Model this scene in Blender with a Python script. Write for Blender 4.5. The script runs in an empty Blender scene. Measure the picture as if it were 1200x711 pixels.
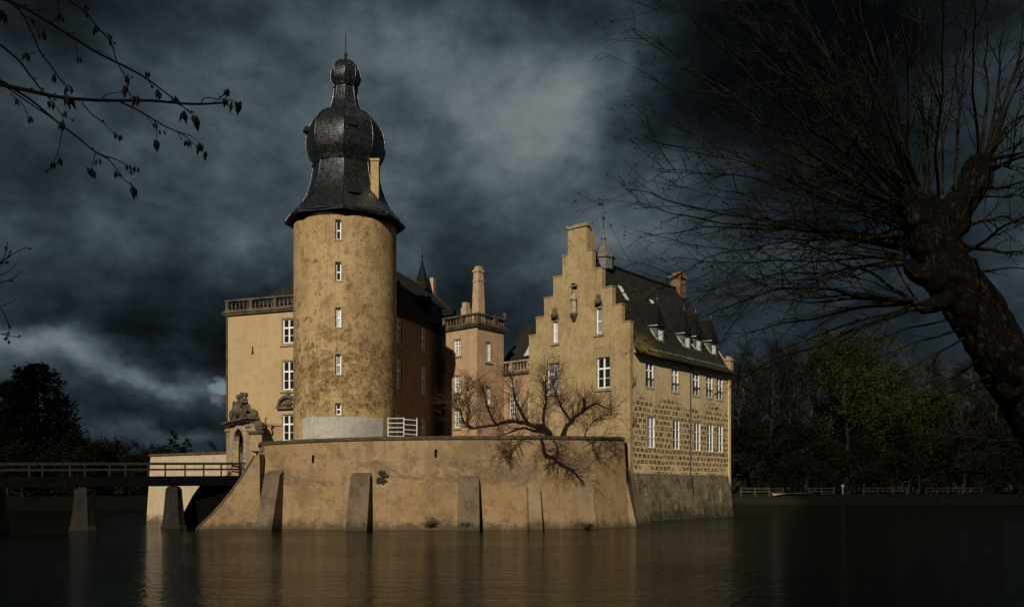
import bpy, math, random
from mathutils import Vector, Matrix, noise
R = math.radians
PI = math.pi
scene = bpy.context.scene
COL = scene.collection

# ------------------------------------------------------------------ helpers
class MB:
    """collects geometry of ONE mesh object"""
    def __init__(s):
        s.v = []; s.f = []; s.uv = {}; s.sm = []
    def vert(s, p):
        s.v.append((p[0], p[1], p[2])); return len(s.v) - 1
    def face(s, idx, uv=None, smooth=False):
        if uv: s.uv[len(s.f)] = uv
        s.f.append(tuple(idx)); s.sm.append(smooth)
    def poly(s, pts, uv=None, smooth=False):
        s.face([s.vert(p) for p in pts], uv, smooth)
    def hexa(s, P, smooth=False):
        i = [s.vert(p) for p in P]
        for q in ((0,3,2,1),(4,5,6,7),(0,1,5,4),(1,2,6,5),(2,3,7,6),(3,0,4,7)):
            s.face([i[k] for k in q], None, smooth)
    def box(s, x0, x1, y0, y1, z0, z1):
        s.hexa([(x0,y0,z0),(x1,y0,z0),(x1,y1,z0),(x0,y1,z0),(x0,y0,z1),(x1,y0,z1),(x1,y1,z1),(x0,y1,z1)])
    def obox(s, f, u0, u1, n0, n1, z0, z1):
        """box in a wall frame: f(u, n, z), n outward"""
        s.hexa([f(u0,n0,z0),f(u1,n0,z0),f(u1,n1,z0),f(u0,n1,z0),f(u0,n0,z1),f(u1,n0,z1),f(u1,n1,z1),f(u0,n1,z1)])
    def prism(s, pts2, f0, f1):
        """extrude an outline between two maps"""
        a = [s.vert(f0(*p)) for p in pts2]; b = [s.vert(f1(*p)) for p in pts2]
        n = len(a)
        s.face(a[::-1]); s.face(b)
        for i in range(n):
            j = (i+1) % n
            s.face((a[i], a[j], b[j], b[i]))
    def tube(s, pts, rad, n=5, smooth=True, cap=True):
        pts = [Vector(p) for p in pts]; m = len(pts)
        if m < 2: return
        prev = None; rings = []
        ref = Vector((0.31, 0.17, 0.93))
        for i, p in enumerate(pts):
            t = (pts[min(i+1, m-1)] - pts[max(i-1, 0)])
            if t.length < 1e-9: t = Vector((0,0,1))
            t.normalize()
            if prev is None:
                a = t.cross(ref)
                if a.length < 1e-3: a = t.cross(Vector((1,0,0)))
            else:
                a = prev - t * prev.dot(t)
                if a.length < 1e-4: a = t.cross(ref)
            a.normalize(); b = t.cross(a); prev = a
            r = rad[i] if isinstance(rad, (list, tuple)) else rad
            rings.append([s.vert(p + a*(r*math.cos(2*PI*k/n)) + b*(r*math.sin(2*PI*k/n))) for k in range(n)])
        for i in range(m-1):
            A, B = rings[i], rings[i+1]
            for k in range(n):
                l = (k+1) % n
                s.face((A[k], A[l], B[l], B[k]), None, smooth)
        if cap:
            s.face(rings[0][::-1]); s.face(rings[-1])
    def lathe(s, prof, cx=0, cy=0, n=16, smooth=True, rot=0, a0=0, a1=2*PI, cap=True):
        """prof = [(r, z)]"""
        full = abs(a1-a0-2*PI) < 1e-6
        cnt = n if full else n+1
        rings = []
        for r, z in prof:
            rings.append([s.vert((cx + r*math.cos(a0+rot+(a1-a0)*k/n), cy + r*math.sin(a0+rot+(a1-a0)*k/n), z)) for k in range(cnt)])
        for i in range(len(prof)-1):
            for k in range(n):
                l = (k+1) % cnt
                s.face((rings[i][k], rings[i][l], rings[i+1][l], rings[i+1][k]), None, smooth)
        if cap and full:
            s.face(rings[0][::-1]); s.face(rings[-1])
    def ball(s, c, rx, ry=None, rz=None, n=10, m=7):
        ry = ry or rx; rz = rz or rx
        rings = []
        for i in range(1, m):
            th = PI*i/m
            rings.append([s.vert((c[0]+rx*math.sin(th)*math.cos(2*PI*k/n), c[1]+ry*math.sin(th)*math.sin(2*PI*k/n), c[2]-rz*math.cos(th))) for k in range(n)])
        b = s.vert((c[0], c[1], c[2]-rz)); t = s.vert((c[0], c[1], c[2]+rz))
        for k in range(n):
            l = (k+1) % n
            s.face((b, rings[0][l], rings[0][k]), None, True); s.face((t, rings[-1][k], rings[-1][l]), None, True)
            for i in range(m-2):
                s.face((rings[i][k], rings[i][l], rings[i+1][l], rings[i+1][k]), None, True)
    def build(s, name, mat, parent=None):
        me = bpy.data.meshes.new(name)
        me.from_pydata(s.v, [], s.f)
        me.polygons.foreach_set('use_smooth', s.sm)
        if s.uv:
            ul = me.uv_layers.new(name='UVMap')
            for fi, uv in s.uv.items():
                p = me.polygons[fi]
                for k, li in enumerate(p.loop_indices): ul.data[li].uv = uv[k]
        me.materials.append(mat)
        me.update()
        o = bpy.data.objects.new(name, me); COL.objects.link(o)
        if parent: o.parent = parent
        return o

def tag(o, label=None, cat=None, group=None, kind=None):
    if label: o['label'] = label
    if cat: o['category'] = cat
    if group: o['group'] = group
    if kind: o['kind'] = kind
    return o
def thing(name, loc, label, cat, rz=0.0, group=None):
    o = bpy.data.objects.new(name, None); COL.objects.link(o)
    o.location = loc; o.rotation_euler = (0, 0, rz); o.empty_display_size = 0.5
    return tag(o, label, cat, group)
def copy_tree(o, parent=None):
    c = o.copy(); COL.objects.link(c); c.parent = parent
    for ch in list(o.children): copy_tree(ch, c)
    return c

def skin(mb, f, u0, u1, z0, z1, holes=(), depth=0.28, du=None, dz=None, smooth=False, uoff=0.0):
    """wall sheet f(u, n, z) with rectangular openings (u0,u1,z0,z1) and their reveals; UV in metres"""
    def cuts(a, b, step, extra):
        n = max(1, int(math.ceil((b-a)/step))) if step else 1
        s = [a + (b-a)*i/n for i in range(n+1)]
        ex = [e for e in extra if a < e < b]
        s = [q for q in s if q in (s[0], s[-1]) or all(abs(q-e) > (step or 1)*0.3 for e in ex)]
        return sorted(set(s + ex))
    U = cuts(u0, u1, du, [h[0] for h in holes] + [h[1] for h in holes])
    Z = cuts(z0, z1, dz, [h[2] for h in holes] + [h[3] for h in holes])
    cache = {}
    def vi(i, j):
        if (i, j) not in cache: cache[(i, j)] = mb.vert(f(U[i], 0, Z[j]))
        return cache[(i, j)]
    for i in range(len(U)-1):
        uc = (U[i]+U[i+1])/2
        for j in range(len(Z)-1):
            zc = (Z[j]+Z[j+1])/2
            if any(h[0] < uc < h[1] and h[2] < zc < h[3] for h in holes): continue
            mb.face((vi(i,j), vi(i+1,j), vi(i+1,j+1), vi(i,j+1)),
                    [(U[i]+uoff,Z[j]),(U[i+1]+uoff,Z[j]),(U[i+1]+uoff,Z[j+1]),(U[i]+uoff,Z[j+1])], smooth)
    for a, b, c, d in holes:
        if a < u0-1e-6 or b > u1+1e-6 or c < z0-1e-6 or d > z1+1e-6: continue
        for (p, q) in (((a,c),(b,c)), ((b,c),(b,d)), ((b,d),(a,d)), ((a,d),(a,c))):
            mb.poly([f(p[0],0,p[1]), f(q[0],0,q[1]), f(q[0],-depth,q[1]), f(p[0],-depth,p[1])],
                    [(p[0]+uoff,p[1]),(q[0]+uoff,q[1]),(q[0]+uoff,q[1]),(p[0]+uoff,p[1])])

# ------------------------------------------------------------------ materials
def new_mat(name):
    m = bpy.data.materials.new(name); m.use_nodes = True
    nt = m.node_tree
    bs = nt.nodes['Principled BSDF']
    return m, nt, bs
class NB:
    """small node-building shorthand"""
    def __init__(s, nt): s.nt = nt
    def n(s, t, **kw):
        x = s.nt.nodes.new(t)
        for k, v in kw.items(): setattr(x, k, v)
        return x
    def link(s, a, b): s.nt.links.new(a, b)
    def put(s, sock, val):
        if hasattr(val, 'is_output') or isinstance(val, bpy.types.NodeSocket): s.link(val, sock)
        else: sock.default_value = val
    def math(s, op, a, b=0.0, c=None, clamp=False):
        x = s.n('ShaderNodeMath', operation=op, use_clamp=clamp)
        s.put(x.inputs[0], a); s.put(x.inputs[1], b)
        if c is not None: s.put(x.inputs[2], c)
        return x.outputs[0]
    def noise(s, vec, scale, detail=4, rough=0.55, dist=0.0, col=False):
        x = s.n('ShaderNodeTexNoise')
        if vec is not None: s.link(vec, x.inputs['Vector'])
        x.inputs['Scale'].default_value = scale; x.inputs['Detail'].default_value = detail
        x.inputs['Roughness'].default_value = rough; x.inputs['Distortion'].default_value = dist
        return x.outputs['Color' if col else 'Fac']
    def mapr(s, v, a, b, c=0.0, d=1.0, smooth=True):
        x = s.n('ShaderNodeMapRange', interpolation_type='SMOOTHSTEP' if smooth else 'LINEAR')
        s.put(x.inputs['Value'], v)
        for k, q in zip(('From Min','From Max','To Min','To Max'), (a,b,c,d)): s.put(x.inputs[k], q)
        return x.outputs['Result']
    def mix(s, fac, a, b, blend='MIX'):
        x = s.n('ShaderNodeMix', data_type='RGBA', blend_type=blend)
        s.put(x.inputs[0], fac)
        for sock, val in ((x.inputs[6], a), (x.inputs[7], b)):
            if isinstance(val, (tuple, list)): val = (*val[:3], 1.0)
            s.put(sock, val)
        return x.outputs[2]
    def scale(s, vec, sc, loc=(0,0,0)):
        x = s.n('ShaderNodeMapping')
        s.link(vec, x.inputs['Vector']); x.inputs['Scale'].default_value = sc; x.inputs['Location'].default_value = loc
        return x.outputs[0]
    def sep(s, vec):
        x = s.n('ShaderNodeSeparateXYZ'); s.link(vec, x.inputs[0]); return x.outputs
    def bump(s, bs, h, strength=0.4, dist=0.05):
        x = s.n('ShaderNodeBump'); x.inputs['Strength'].default_value = strength; x.inputs['Distance'].default_value = dist
        s.link(h, x.inputs['Height']); s.link(x.outputs[0], bs.inputs['Normal'])

def coords(b): 
    return b.n('ShaderNodeTexCoord').outputs

def plaster(name, c_main, c_light, c_dark, stones=None, foot=None, seed=0.0, crack=0.5):
    """weathered lime plaster; stones = (z0, z1, amount, brick kwargs): areas where the plaster has fallen off"""
    m, nt, bs = new_mat(name); b = NB(nt); tc = coords(b)
    obj = b.scale(tc['Object'], (1,1,1), (seed, seed*0.7, seed*1.3))
    big = b.noise(obj, 0.22, 5, 0.6, 0.1)
    mid = b.noise(obj, 1.3, 8, 0.72, 0.1)
    fine = b.noise(obj, 9.0, 5, 0.7)
    streak = b.noise(b.scale(obj, (2.4,2.4,0.16)), 1.0, 6, 0.68, 0.1)
    col = b.mix(b.mapr(big, 0.36, 0.66), c_main, c_light)
    wash = b.noise(b.scale(obj, (1,1,0.8), (9,2,5)), 0.38, 10, 0.74, 0.0)
    col = b.mix(b.math('MULTIPLY', b.mapr(wash, 0.50, 0.60), 0.6*min(1.0,crack*1.2)), col, [x*0.88 for x in c_dark])
    col = b.mix(b.math('MULTIPLY', b.mapr(mid, 0.49, 0.66), 0.8), col, c_dark)
    col = b.mix(b.math('MULTIPLY', b.mapr(streak, 0.53, 0.68), 0.65), col, c_dark)
    col = b.mix(b.mapr(fine, 0.35, 0.65, 0.0, 0.65), col, [x*0.72 for x in c_main])
    blot = b.noise(b.scale(obj, (1,1,0.62)), 0.85, 9, 0.80, 0.0)
    col = b.mix(b.math('MULTIPLY', b.mapr(blot, 0.53, 0.70), 0.9*crack), col, [x*0.62 for x in c_dark])
    speck = b.noise(obj, 3.3, 8, 0.8)
    col = b.mix(b.math('MULTIPLY', b.mapr(speck, 0.57, 0.64), 0.7*crack), col, [x*0.33 for x in c_dark])
    z = b.sep(tc['Object'])[2]
    hgt = b.math('ADD', b.math('MULTIPLY', fine, 0.5), mid)
    if foot:   # damp, algae-darkened foot of a wall: (height, colour)
        wob_ = b.math('ADD', z, b.math('MULTIPLY', b.math('SUBTRACT', mid, 0.5), -3.0*foot[0]))
        col = b.mix(b.mapr(wob_, 0.0, foot[0], 0.9, 0.0), col, foot[1])
    if stones:
        for (mask_fn, kw) in stones:
            uv = tc['UV']
            wob = b.n('ShaderNodeVectorMath', operation='SCALE'); b.link(b.noise(uv, 1.4, 3, 0.6, 0, True), wob.inputs[0]); wob.inputs['Scale'].default_value = kw.get('wob', 0.18)
            ad = b.n('ShaderNodeVectorMath', operation='ADD'); b.link(uv, ad.inputs[0]); b.link(wob.outputs[0], ad.inputs[1])
            if kw.get('cells'):      # irregular rubble: flattened cells with wide joints
                vec = b.scale(ad.outputs[0], (1/kw['w'], 1/kw['h'], 1))
                v1 = b.n('ShaderNodeTexVoronoi', feature='F1', voronoi_dimensions='2D'); v2 = b.n('ShaderNodeTexVoronoi', feature='DISTANCE_TO_EDGE', voronoi_dimensions='2D')
                for v_ in (v1, v2):
                    b.link(vec, v_.inputs['Vector']); v_.inputs['Scale'].default_value = 1.0; v_.inputs['Randomness'].default_value = kw['cells']
                rnd = b.sep(v1.outputs['Color'])
                scol = b.mix(rnd[0], kw['c1'], kw['c2'])
                sfac = b.mapr(v2.outputs['Distance'], kw['m'], kw['m']+0.06)
                if kw.get('some'): sfac = b.math('MULTIPLY', sfac, b.math('GREATER_THAN', rnd[1], kw['some']))
                mfac = b.math('SUBTRACT', 1.0, sfac)
            else:
                br = b.n('ShaderNodeTexBrick'); b.link(ad.outputs[0], br.inputs['Vector'])
                br.inputs['Scale'].default_value = 1.0
                br.inputs['Brick Width'].default_value = kw['w']; br.inputs['Row Height'].default_value = kw['h']
                br.inputs['Mortar Size'].default_value = kw['m']; br.inputs['Mortar Smooth'].default_value = 0.3
                br.inputs['Bias'].default_value = 0.0
                br.inputs['Color1'].default_value = (*kw['c1'], 1); br.inputs['Color2'].default_value = (*kw['c2'], 1)
                br.inputs['Mortar'].default_value = (0.5,0.5,0.5,1)
                scol = br.outputs['Color']; mfac = br.outputs['Fac']; sfac = b.math('SUBTRACT', 1.0, mfac)
                if kw.get('some'): sfac = b.math('MULTIPLY', sfac, b.mapr(b.noise(uv, 1.7, 3, 0.6), kw['some']-0.05, kw['some']+0.05))
            mask = mask_fn(b, tc, uv, mid, big)
            stone = b.mix(b.mapr(speck, 0.35, 0.65), scol, [x*0.55 for x in kw['c1']])
            mort = b.mix(kw.get('mortar_mix', 0.0), col, kw.get('mort', c_light))
            withst = b.mix(sfac, mort, stone)
            col = b.mix(mask, col, withst)
            if kw.get('post'):       # stains that lie over stone and joints alike
                st_ = b.math('MAXIMUM', b.mapr(blot, 0.45, 0.62), b.mapr(streak, 0.50, 0.66))
                col = b.mix(b.math('MULTIPLY', st_, kw['post']), col, b.mix(0.86, col, (0.03,0.028,0.018)))
                if foot: col = b.mix(b.mapr(wob_, 0.0, foot[0], 0.9, 0.0), col, foot[1])
            hgt = b.math('ADD', hgt, b.math('MULTIPLY', b.math('MULTIPLY', mfac, mask), kw.get('mh', 0.7)))
    b.link(col, bs.inputs['Base Color'])
    bs.inputs['Roughness'].default_value = 0.93
    bs.inputs['Specular IOR Level'].default_value = 0.15
    b.bump(bs, hgt, 0.75, 0.07)
    return m

def simple(name, c, rough=0.8, var=0.3, scale=3.0, spec=0.3, metal=0.0, bump=0.2, c2=None):
    m, nt, bs = new_mat(name); b = NB(nt); tc = coords(b)
    nz = b.noise(tc['Object'], scale, 6, 0.65, 0.3)
    c2 = c2 or [x*(1-var) for x in c]
    b.link(b.mix(b.mapr(nz, 0.35, 0.65), c, c2), bs.inputs['Base Color'])
    bs.inputs['Roughness'].default_value = rough; bs.inputs['Specular IOR Level'].default_value = spec
    bs.inputs['Metallic'].default_value = metal
    if bump: b.bump(bs, b.noise(tc['Object'], scale*4, 5, 0.7), bump, 0.03)
    return m

M = {}
OCH = (0.42, 0.275, 0.118); OCL = (0.47, 0.325, 0.155); OCD = (0.25, 0.155, 0.068)
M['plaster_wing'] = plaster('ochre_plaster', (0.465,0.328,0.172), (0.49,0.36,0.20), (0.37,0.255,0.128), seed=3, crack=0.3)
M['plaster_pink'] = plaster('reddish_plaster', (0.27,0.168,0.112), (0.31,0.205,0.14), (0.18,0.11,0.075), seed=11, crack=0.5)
M['plaster_court'] = plaster('salmon_plaster', (0.45,0.29,0.175), (0.50,0.335,0.205), (0.33,0.20,0.12), seed=7, crack=0.4)
M['plaster_gable'] = plaster('gable_plaster', (0.395,0.278,0.138), (0.44,0.325,0.178), (0.235,0.16,0.08), seed=17, crack=0.85,
    stones=[(lambda b, tc, uv, mid, big: b.math('MULTIPLY', b.mapr(b.noise(uv, 0.5, 8, 0.78), 0.50, 0.64), 0.6), dict(w=0.9, h=0.42, m=0.05, c1=(0.40,0.28,0.14), c2=(0.15,0.095,0.043), wob=0.08, mh=-0.5, mortar_mix=0.6, mort=(0.40,0.30,0.16)))])

def tower_mask(b, tc, uv, mid, big):
    u, z, _ = b.sep(uv)
    patch = b.noise(b.scale(uv, (1,1,1), (2.3,0.7,0)), 0.70, 9, 0.82, 0.0)
    band = b.mapr(z, 8.4, 10.0); band = b.math('MULTIPLY', band, b.mapr(z, 12.5, 19.5, 1.0, 0.0))
    thr = b.math('ADD', b.math('MULTIPLY', band, 0.095), patch)
    rough = b.math('ADD', b.noise(b.scale(uv, (1,0.8,1), (9,4,0)), 1.5, 9, 0.85), b.math('MULTIPLY', b.mapr(u, 0.0, 3.2), 0.035))
    return b.math('MAXIMUM', b.mapr(thr, 0.575, 0.61), b.math('MULTIPLY', b.mapr(rough, 0.585, 0.62), 0.85))
M['plaster_tower'] = plaster('tower_plaster', (0.425,0.287,0.135), (0.475,0.34,0.178), (0.225,0.145,0.068), seed=23, crack=1.0,
    stones=[(tower_mask, dict(w=0.40, h=0.22, m=0.07, cells=0.75, some=0.34, c1=(0.25,0.155,0.068), c2=(0.035,0.021,0.010), wob=0.14, mh=-0.8, mortar_mix=0.65, mort=(0.24,0.155,0.072)))])
def facade_mask(b, tc, uv, mid, big):
    u, z, _ = b.sep(uv)
    e = b.noise(uv, 0.35, 4, 0.6, 0.5)
    zz = b.math('ADD', z, b.math('MULTIPLY', b.math('SUBTRACT', e, 0.5), 7.0))
    return b.math('MULTIPLY', b.mapr(zz, 10.5, 11.3, 1.0, 0.0), b.mapr(zz, 4.0, 4.8))
M['plaster_facade'] = plaster('facade_plaster', (0.62,0.465,0.245), (0.66,0.51,0.285), (0.43,0.31,0.155), seed=29, crack=0.5,
    stones=[(facade_mask, dict(w=0.74, h=0.53, m=0.095, c1=(0.30,0.18,0.078), c2=(0.06,0.034,0.015), wob=0.24, mh=-0.8, some=0.43, mortar_mix=0.3, mort=(0.50,0.38,0.22)))])
def plinth_mask(b, tc, uv, mid, big): return b.mapr(mid, 0.2, 0.35)
M['plinth_stone'] = plaster('grey_ashlar', (0.30,0.235,0.145), (0.36,0.30,0.20), (0.11,0.090,0.055), seed=31, crack=1.0, foot=(1.9,(0.03,0.03,0.016)),
    stones=[(plinth_mask, dict(w=0.8, h=0.38, m=0.025, c1=(0.29,0.23,0.14), c2=(0.19,0.15,0.09), wob=0.05, mh=-0.5, mortar_mix=0.7, mort=(0.16,0.13,0.085), post=0.85))])
def rampart_mask(b, tc, uv, mid, big):
    u, z, _ = b.sep(uv)
    patch = b.noise(b.scale(uv, (0.7,1.3,1), (4,2,0)), 0.36, 6, 0.72, 0.7)
    band = b.math('MULTIPLY', b.mapr(z, 2.6, 3.8), b.mapr(z, 4.8, 5.8, 1.0, 0.0))
    return b.math('MULTIPLY', b.mapr(b.math('ADD', patch, b.math('MULTIPLY', band, 0.15)), 0.64, 0.72), 0.8)
M['plaster_rampart'] = plaster('rampart_plaster', (0.28,0.178,0.085), (0.345,0.242,0.140), (0.15,0.098,0.053), seed=37, crack=0.85, foot=(0.75,(0.07,0.052,0.03)),
    stones=[(rampart_mask, dict(w=0.42, h=0.24, m=0.05, cells=0.8, c1=(0.16,0.115,0.07), c2=(0.24,0.165,0.095), wob=0.08, mh=-0.3, mortar_mix=0.6, mort=(0.11,0.08,0.05)))])
M['plaster_bastion'] = plaster('bastion_plaster', (0.50,0.38,0.25), (0.54,0.42,0.29), (0.37,0.27,0.17), seed=41, crack=0.3, foot=(0.9,(0.10,0.075,0.045)))
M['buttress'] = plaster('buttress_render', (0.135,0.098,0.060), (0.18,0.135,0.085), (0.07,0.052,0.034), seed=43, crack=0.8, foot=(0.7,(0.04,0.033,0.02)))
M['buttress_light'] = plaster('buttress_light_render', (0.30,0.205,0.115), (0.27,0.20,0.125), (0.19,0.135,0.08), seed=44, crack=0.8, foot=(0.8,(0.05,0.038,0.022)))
M['cement'] = plaster('cement_render', (0.40,0.37,0.32), (0.47,0.44,0.38), (0.25,0.225,0.185), seed=47, crack=0.8)
M['stone_trim'] = simple('pale_sandstone', (0.36,0.27,0.16), 0.9, 0.35, 2.5, 0.2)
M['stone_dark'] = simple('blackened_sandstone', (0.13,0.098,0.062), 0.92, 0.5, 1.6, 0.2, bump=0.5, c2=(0.05,0.042,0.03))
M['stone_pale'] = simple('pale_carved_stone', (0.44,0.36,0.25), 0.9, 0.5, 3.0, 0.2, bump=0.4)
M['coping'] = simple('mossy_coping', (0.10,0.075,0.045), 0.95, 0.5, 2.0, 0.1, bump=0.5, c2=(0.045,0.04,0.022))
M['copingtop'] = simple('lichen_coping', (0.30,0.25,0.15), 0.95, 0.4, 2.0, 0.1, bump=0.4)
M['white'] = simple('white_window_paint', (0.86,0.85,0.80), 0.5, 0.1, 4, 0.4, bump=0)
M['white_dull'] = simple('dull_white_paint', (0.55,0.54,0.50), 0.6, 0.25, 4, 0.3, bump=0)
M['iron'] = simple('black_iron', (0.02,0.019,0.018), 0.6, 0.3, 6, 0.5)
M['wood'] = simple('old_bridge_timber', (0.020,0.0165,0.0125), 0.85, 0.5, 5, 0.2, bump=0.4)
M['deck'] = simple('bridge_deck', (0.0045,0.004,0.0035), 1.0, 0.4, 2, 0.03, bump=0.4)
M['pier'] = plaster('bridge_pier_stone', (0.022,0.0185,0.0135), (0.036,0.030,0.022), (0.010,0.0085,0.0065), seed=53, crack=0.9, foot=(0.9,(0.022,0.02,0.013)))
M['brick'] = simple('brick_chimney', (0.22,0.135,0.078), 0.95, 0.4, 5, 0.1, bump=0.5)
M['chimney'] = simple('plastered_chimney', (0.47,0.32,0.20), 0.95, 0.3, 3, 0.1)
M['lead'] = simple('lead_flashing', (0.13,0.125,0.115), 0.55, 0.4, 4, 0.4)
M['oak'] = simple('gate_oak', (0.09,0.05,0.03), 0.8, 0.4, 5, 0.2)
def glass(name, c):
    m, nt, bs = new_mat(name); b = NB(nt); tc = coords(b)
    bs.inputs['Base Color'].default_value = (*c, 1); bs.inputs['Roughness'].default_value = 0.06
    bs.inputs['Specular IOR Level'].default_value = 0.7
    b.bump(bs, b.noise(tc['Object'], 1.7, 2), 0.12, 0.02)
    return m
M['glass'] = glass('old_glass', (0.012,0.014,0.016))
M['glass_pale'] = glass('pale_glass', (0.22,0.23,0.235))  # pane tinted pale; on the gable window this paints in reflected sky
M['glass_white'] = glass('whitish_glass', (0.55,0.55,0.53))  # pane tinted near white

def slate(name, c1, c2, row, width, rough, moss=None, sheen=0.5, uvmode=True):
    m, nt, bs = new_mat(name); b = NB(nt); tc = coords(b)
    uv = tc['UV']
    br = b.n('ShaderNodeTexBrick'); b.link(uv, br.inputs['Vector'])
    br.inputs['Scale'].default_value = 1; br.inputs['Brick Width'].default_value = width; br.inputs['Row Height'].default_value = row
    br.inputs['Mortar Size'].default_value = row*0.09; br.inputs['Mortar Smooth'].default_value = 0.2
    br.inputs['Color1'].default_value = (*c1,1); br.inputs['Color2'].default_value = (*c2,1); br.inputs['Mortar'].default_value = (*[x*0.25 for x in c1],1)
    nz = b.noise(tc['Object'], 0.7, 6, 0.7, 0.4); n2 = b.noise(tc['Object'], 3.5, 6, 0.75)
    col = b.mix(b.mapr(nz, 0.4, 0.7, 0, 0.7), br.outputs['Color'], [x*0.45 for x in c1])
    col = b.mix(b.mapr(n2, 0.57, 0.70, 0, 0.6), col, [min(1,x*2.6) for x in c2])
    if moss:
        z = b.sep(tc['Object'])[2]
        fac = b.math('MULTIPLY', b.math('MULTIPLY', b.mapr(z, moss[0], moss[1], 1.0, 0.0), b.mapr(b.sep(tc['Object'])[0], 2.5, 6.5, 1.0, 0.12)), b.mapr(nz, 0.40, 0.56))
        col = b.mix(fac, col, b.mix(b.mapr(n2, 0.4, 0.6), moss[2], moss[3]))
    b.link(col, bs.inputs['Base Color'])
    b.link(b.mapr(n2, 0.3, 0.7, rough-0.12, rough+0.15), bs.inputs['Roughness'])
    bs.inputs['Specular IOR Level'].default_value = sheen
    # each course overlaps the one below: saw-tooth height
    v = b.sep(uv)[1]
    saw = b.math('FRACT', b.math('DIVIDE', v, row))
    h = b.math('ADD', b.math('MULTIPLY', saw, -0.8), b.math('ADD', b.math('MULTIPLY', br.outputs['Fac'], -0.5), b.math('MULTIPLY', n2, 0.9)))
    b.bump(bs, h, 0.7, row*0.11)
    return m
M['slate_tower'] = slate('tower_slate', (0.0055,0.0055,0.006), (0.010,0.010,0.0105), 0.26, 0.42, 0.31, None, 1.0)
M['tiles'] = slate('old_dark_tiles', (0.013,0.0115,0.010), (0.040,0.033,0.025), 0.30, 0.26, 0.85, (15.0,18.6,(0.22,0.15,0.022),(0.075,0.078,0.015)), 0.18)
M['tiles_wing'] = slate('wing_slate', (0.018,0.017,0.017), (0.030,0.028,0.027), 0.3, 0.35, 0.8, None, 0.2)

M['rot'] = simple('hollow_dark', (0.006,0.005,0.004), 1.0, 0.3, 5, 0.0)  # near-black, standing for the dark inside of the trunk hollow
def bark(name, c, c2, rough=0.95):
    m, nt, bs = new_mat(name); b = NB(nt); tc = coords(b)
    uv = b.scale(tc['UV'], (1,1,1))
    wv = b.n('ShaderNodeVectorMath', operation='SCALE'); b.link(b.noise(uv, 3.0, 3, 0.6, 0, True), wv.inputs[0]); wv.inputs['Scale'].default_value = 0.07
    wa = b.n('ShaderNodeVectorMath', operation='ADD'); b.link(uv, wa.inputs[0]); b.link(wv.outputs[0], wa.inputs[1])
    f1 = b.noise(b.scale(wa.outputs[0], (13,4.6,1)), 1.0, 9, 0.78); f2 = b.noise(b.scale(wa.outputs[0], (60,22,1)), 1.0, 5, 0.75)
    ridge = b.math('SUBTRACT', 1.0, b.math('MULTIPLY', b.math('ABSOLUTE', b.math('SUBTRACT', f1, 0.5)), 4.0))
    h = b.math('ADD', b.math('MULTIPLY', ridge, -0.7), b.math('MULTIPLY', f2, 0.5))
    n2 = b.noise(tc['Object'], 1.6, 5, 0.65)
    col = b.mix(b.mapr(ridge, 0.35, 0.9), c, c2)
    col = b.mix(b.mapr(f2, 0.35, 0.65, 0, 0.5), col, c2)
    n4 = b.noise(tc['Object'], 5.0, 8, 0.75)
    col = b.mix(b.mapr(n4, 0.48, 0.62, 0, 0.75), col, c2)
    col = b.mix(b.mapr(n2, 0.52, 0.70, 0, 0.6), col, (0.030,0.034,0.016))
    b.link(col, bs.inputs['Base Color']); bs.inputs['Roughness'].default_value = rough; bs.inputs['Specular IOR Level'].default_value = 0.1
    b.bump(bs, h, 1.0, 0.05)
    return m
M['bark_front'] = bark('pollard_bark', (0.27,0.20,0.14), (0.022,0.017,0.013))
M['shoot'] = simple('young_shoot_bark', (0.050,0.042,0.022), 0.8, 0.5, 3, 0.12, c2=(0.004,0.004,0.003), bump=0)
M['twig'] = simple('dark_twig', (0.006,0.005,0.0045), 0.85, 0.4, 6, 0.15, bump=0)
M['bud'] = simple('bud_scales', (0.040,0.022,0.012), 0.7, 0.5, 10, 0.3, bump=0)
M['budleaf'] = simple('opening_leaf', (0.009,0.0075,0.004), 0.7, 0.5, 30, 0.2, bump=0)
M['bark_wood'] = simple('woodland_bark', (0.10,0.086,0.064), 0.95, 0.5, 0.6, 0.1, bump=0)
M['twig_wood'] = simple('woodland_twigs', (0.030,0.026,0.020), 0.95, 0.4, 0.2, 0.05, bump=0)
M['bark_court'] = bark('courtyard_tree_bark', (0.065,0.042,0.028), (0.014,0.010,0.008))
M['twig_court'] = simple('courtyard_twigs', (0.075,0.042,0.023), 0.85, 0.5, 2, 0.15, bump=0, c2=(0.03,0.018,0.011))
M['leaf_spring'] = simple('spring_leaf', (0.115,0.130,0.022), 0.8, 0.5, 0.15, 0.1, bump=0, c2=(0.055,0.07,0.015))
M['leaf_brown'] = simple('russet_leaf', (0.034,0.034,0.013), 0.8, 0.5, 0.15, 0.1, bump=0)
M['needle'] = simple('conifer_needles', (0.008,0.011,0.007), 0.85, 0.4, 0.3, 0.1, bump=0)
M['weed'] = simple('weed_leaf', (0.045,0.05,0.015), 0.8, 0.4, 3, 0.1, bump=0)

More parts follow.
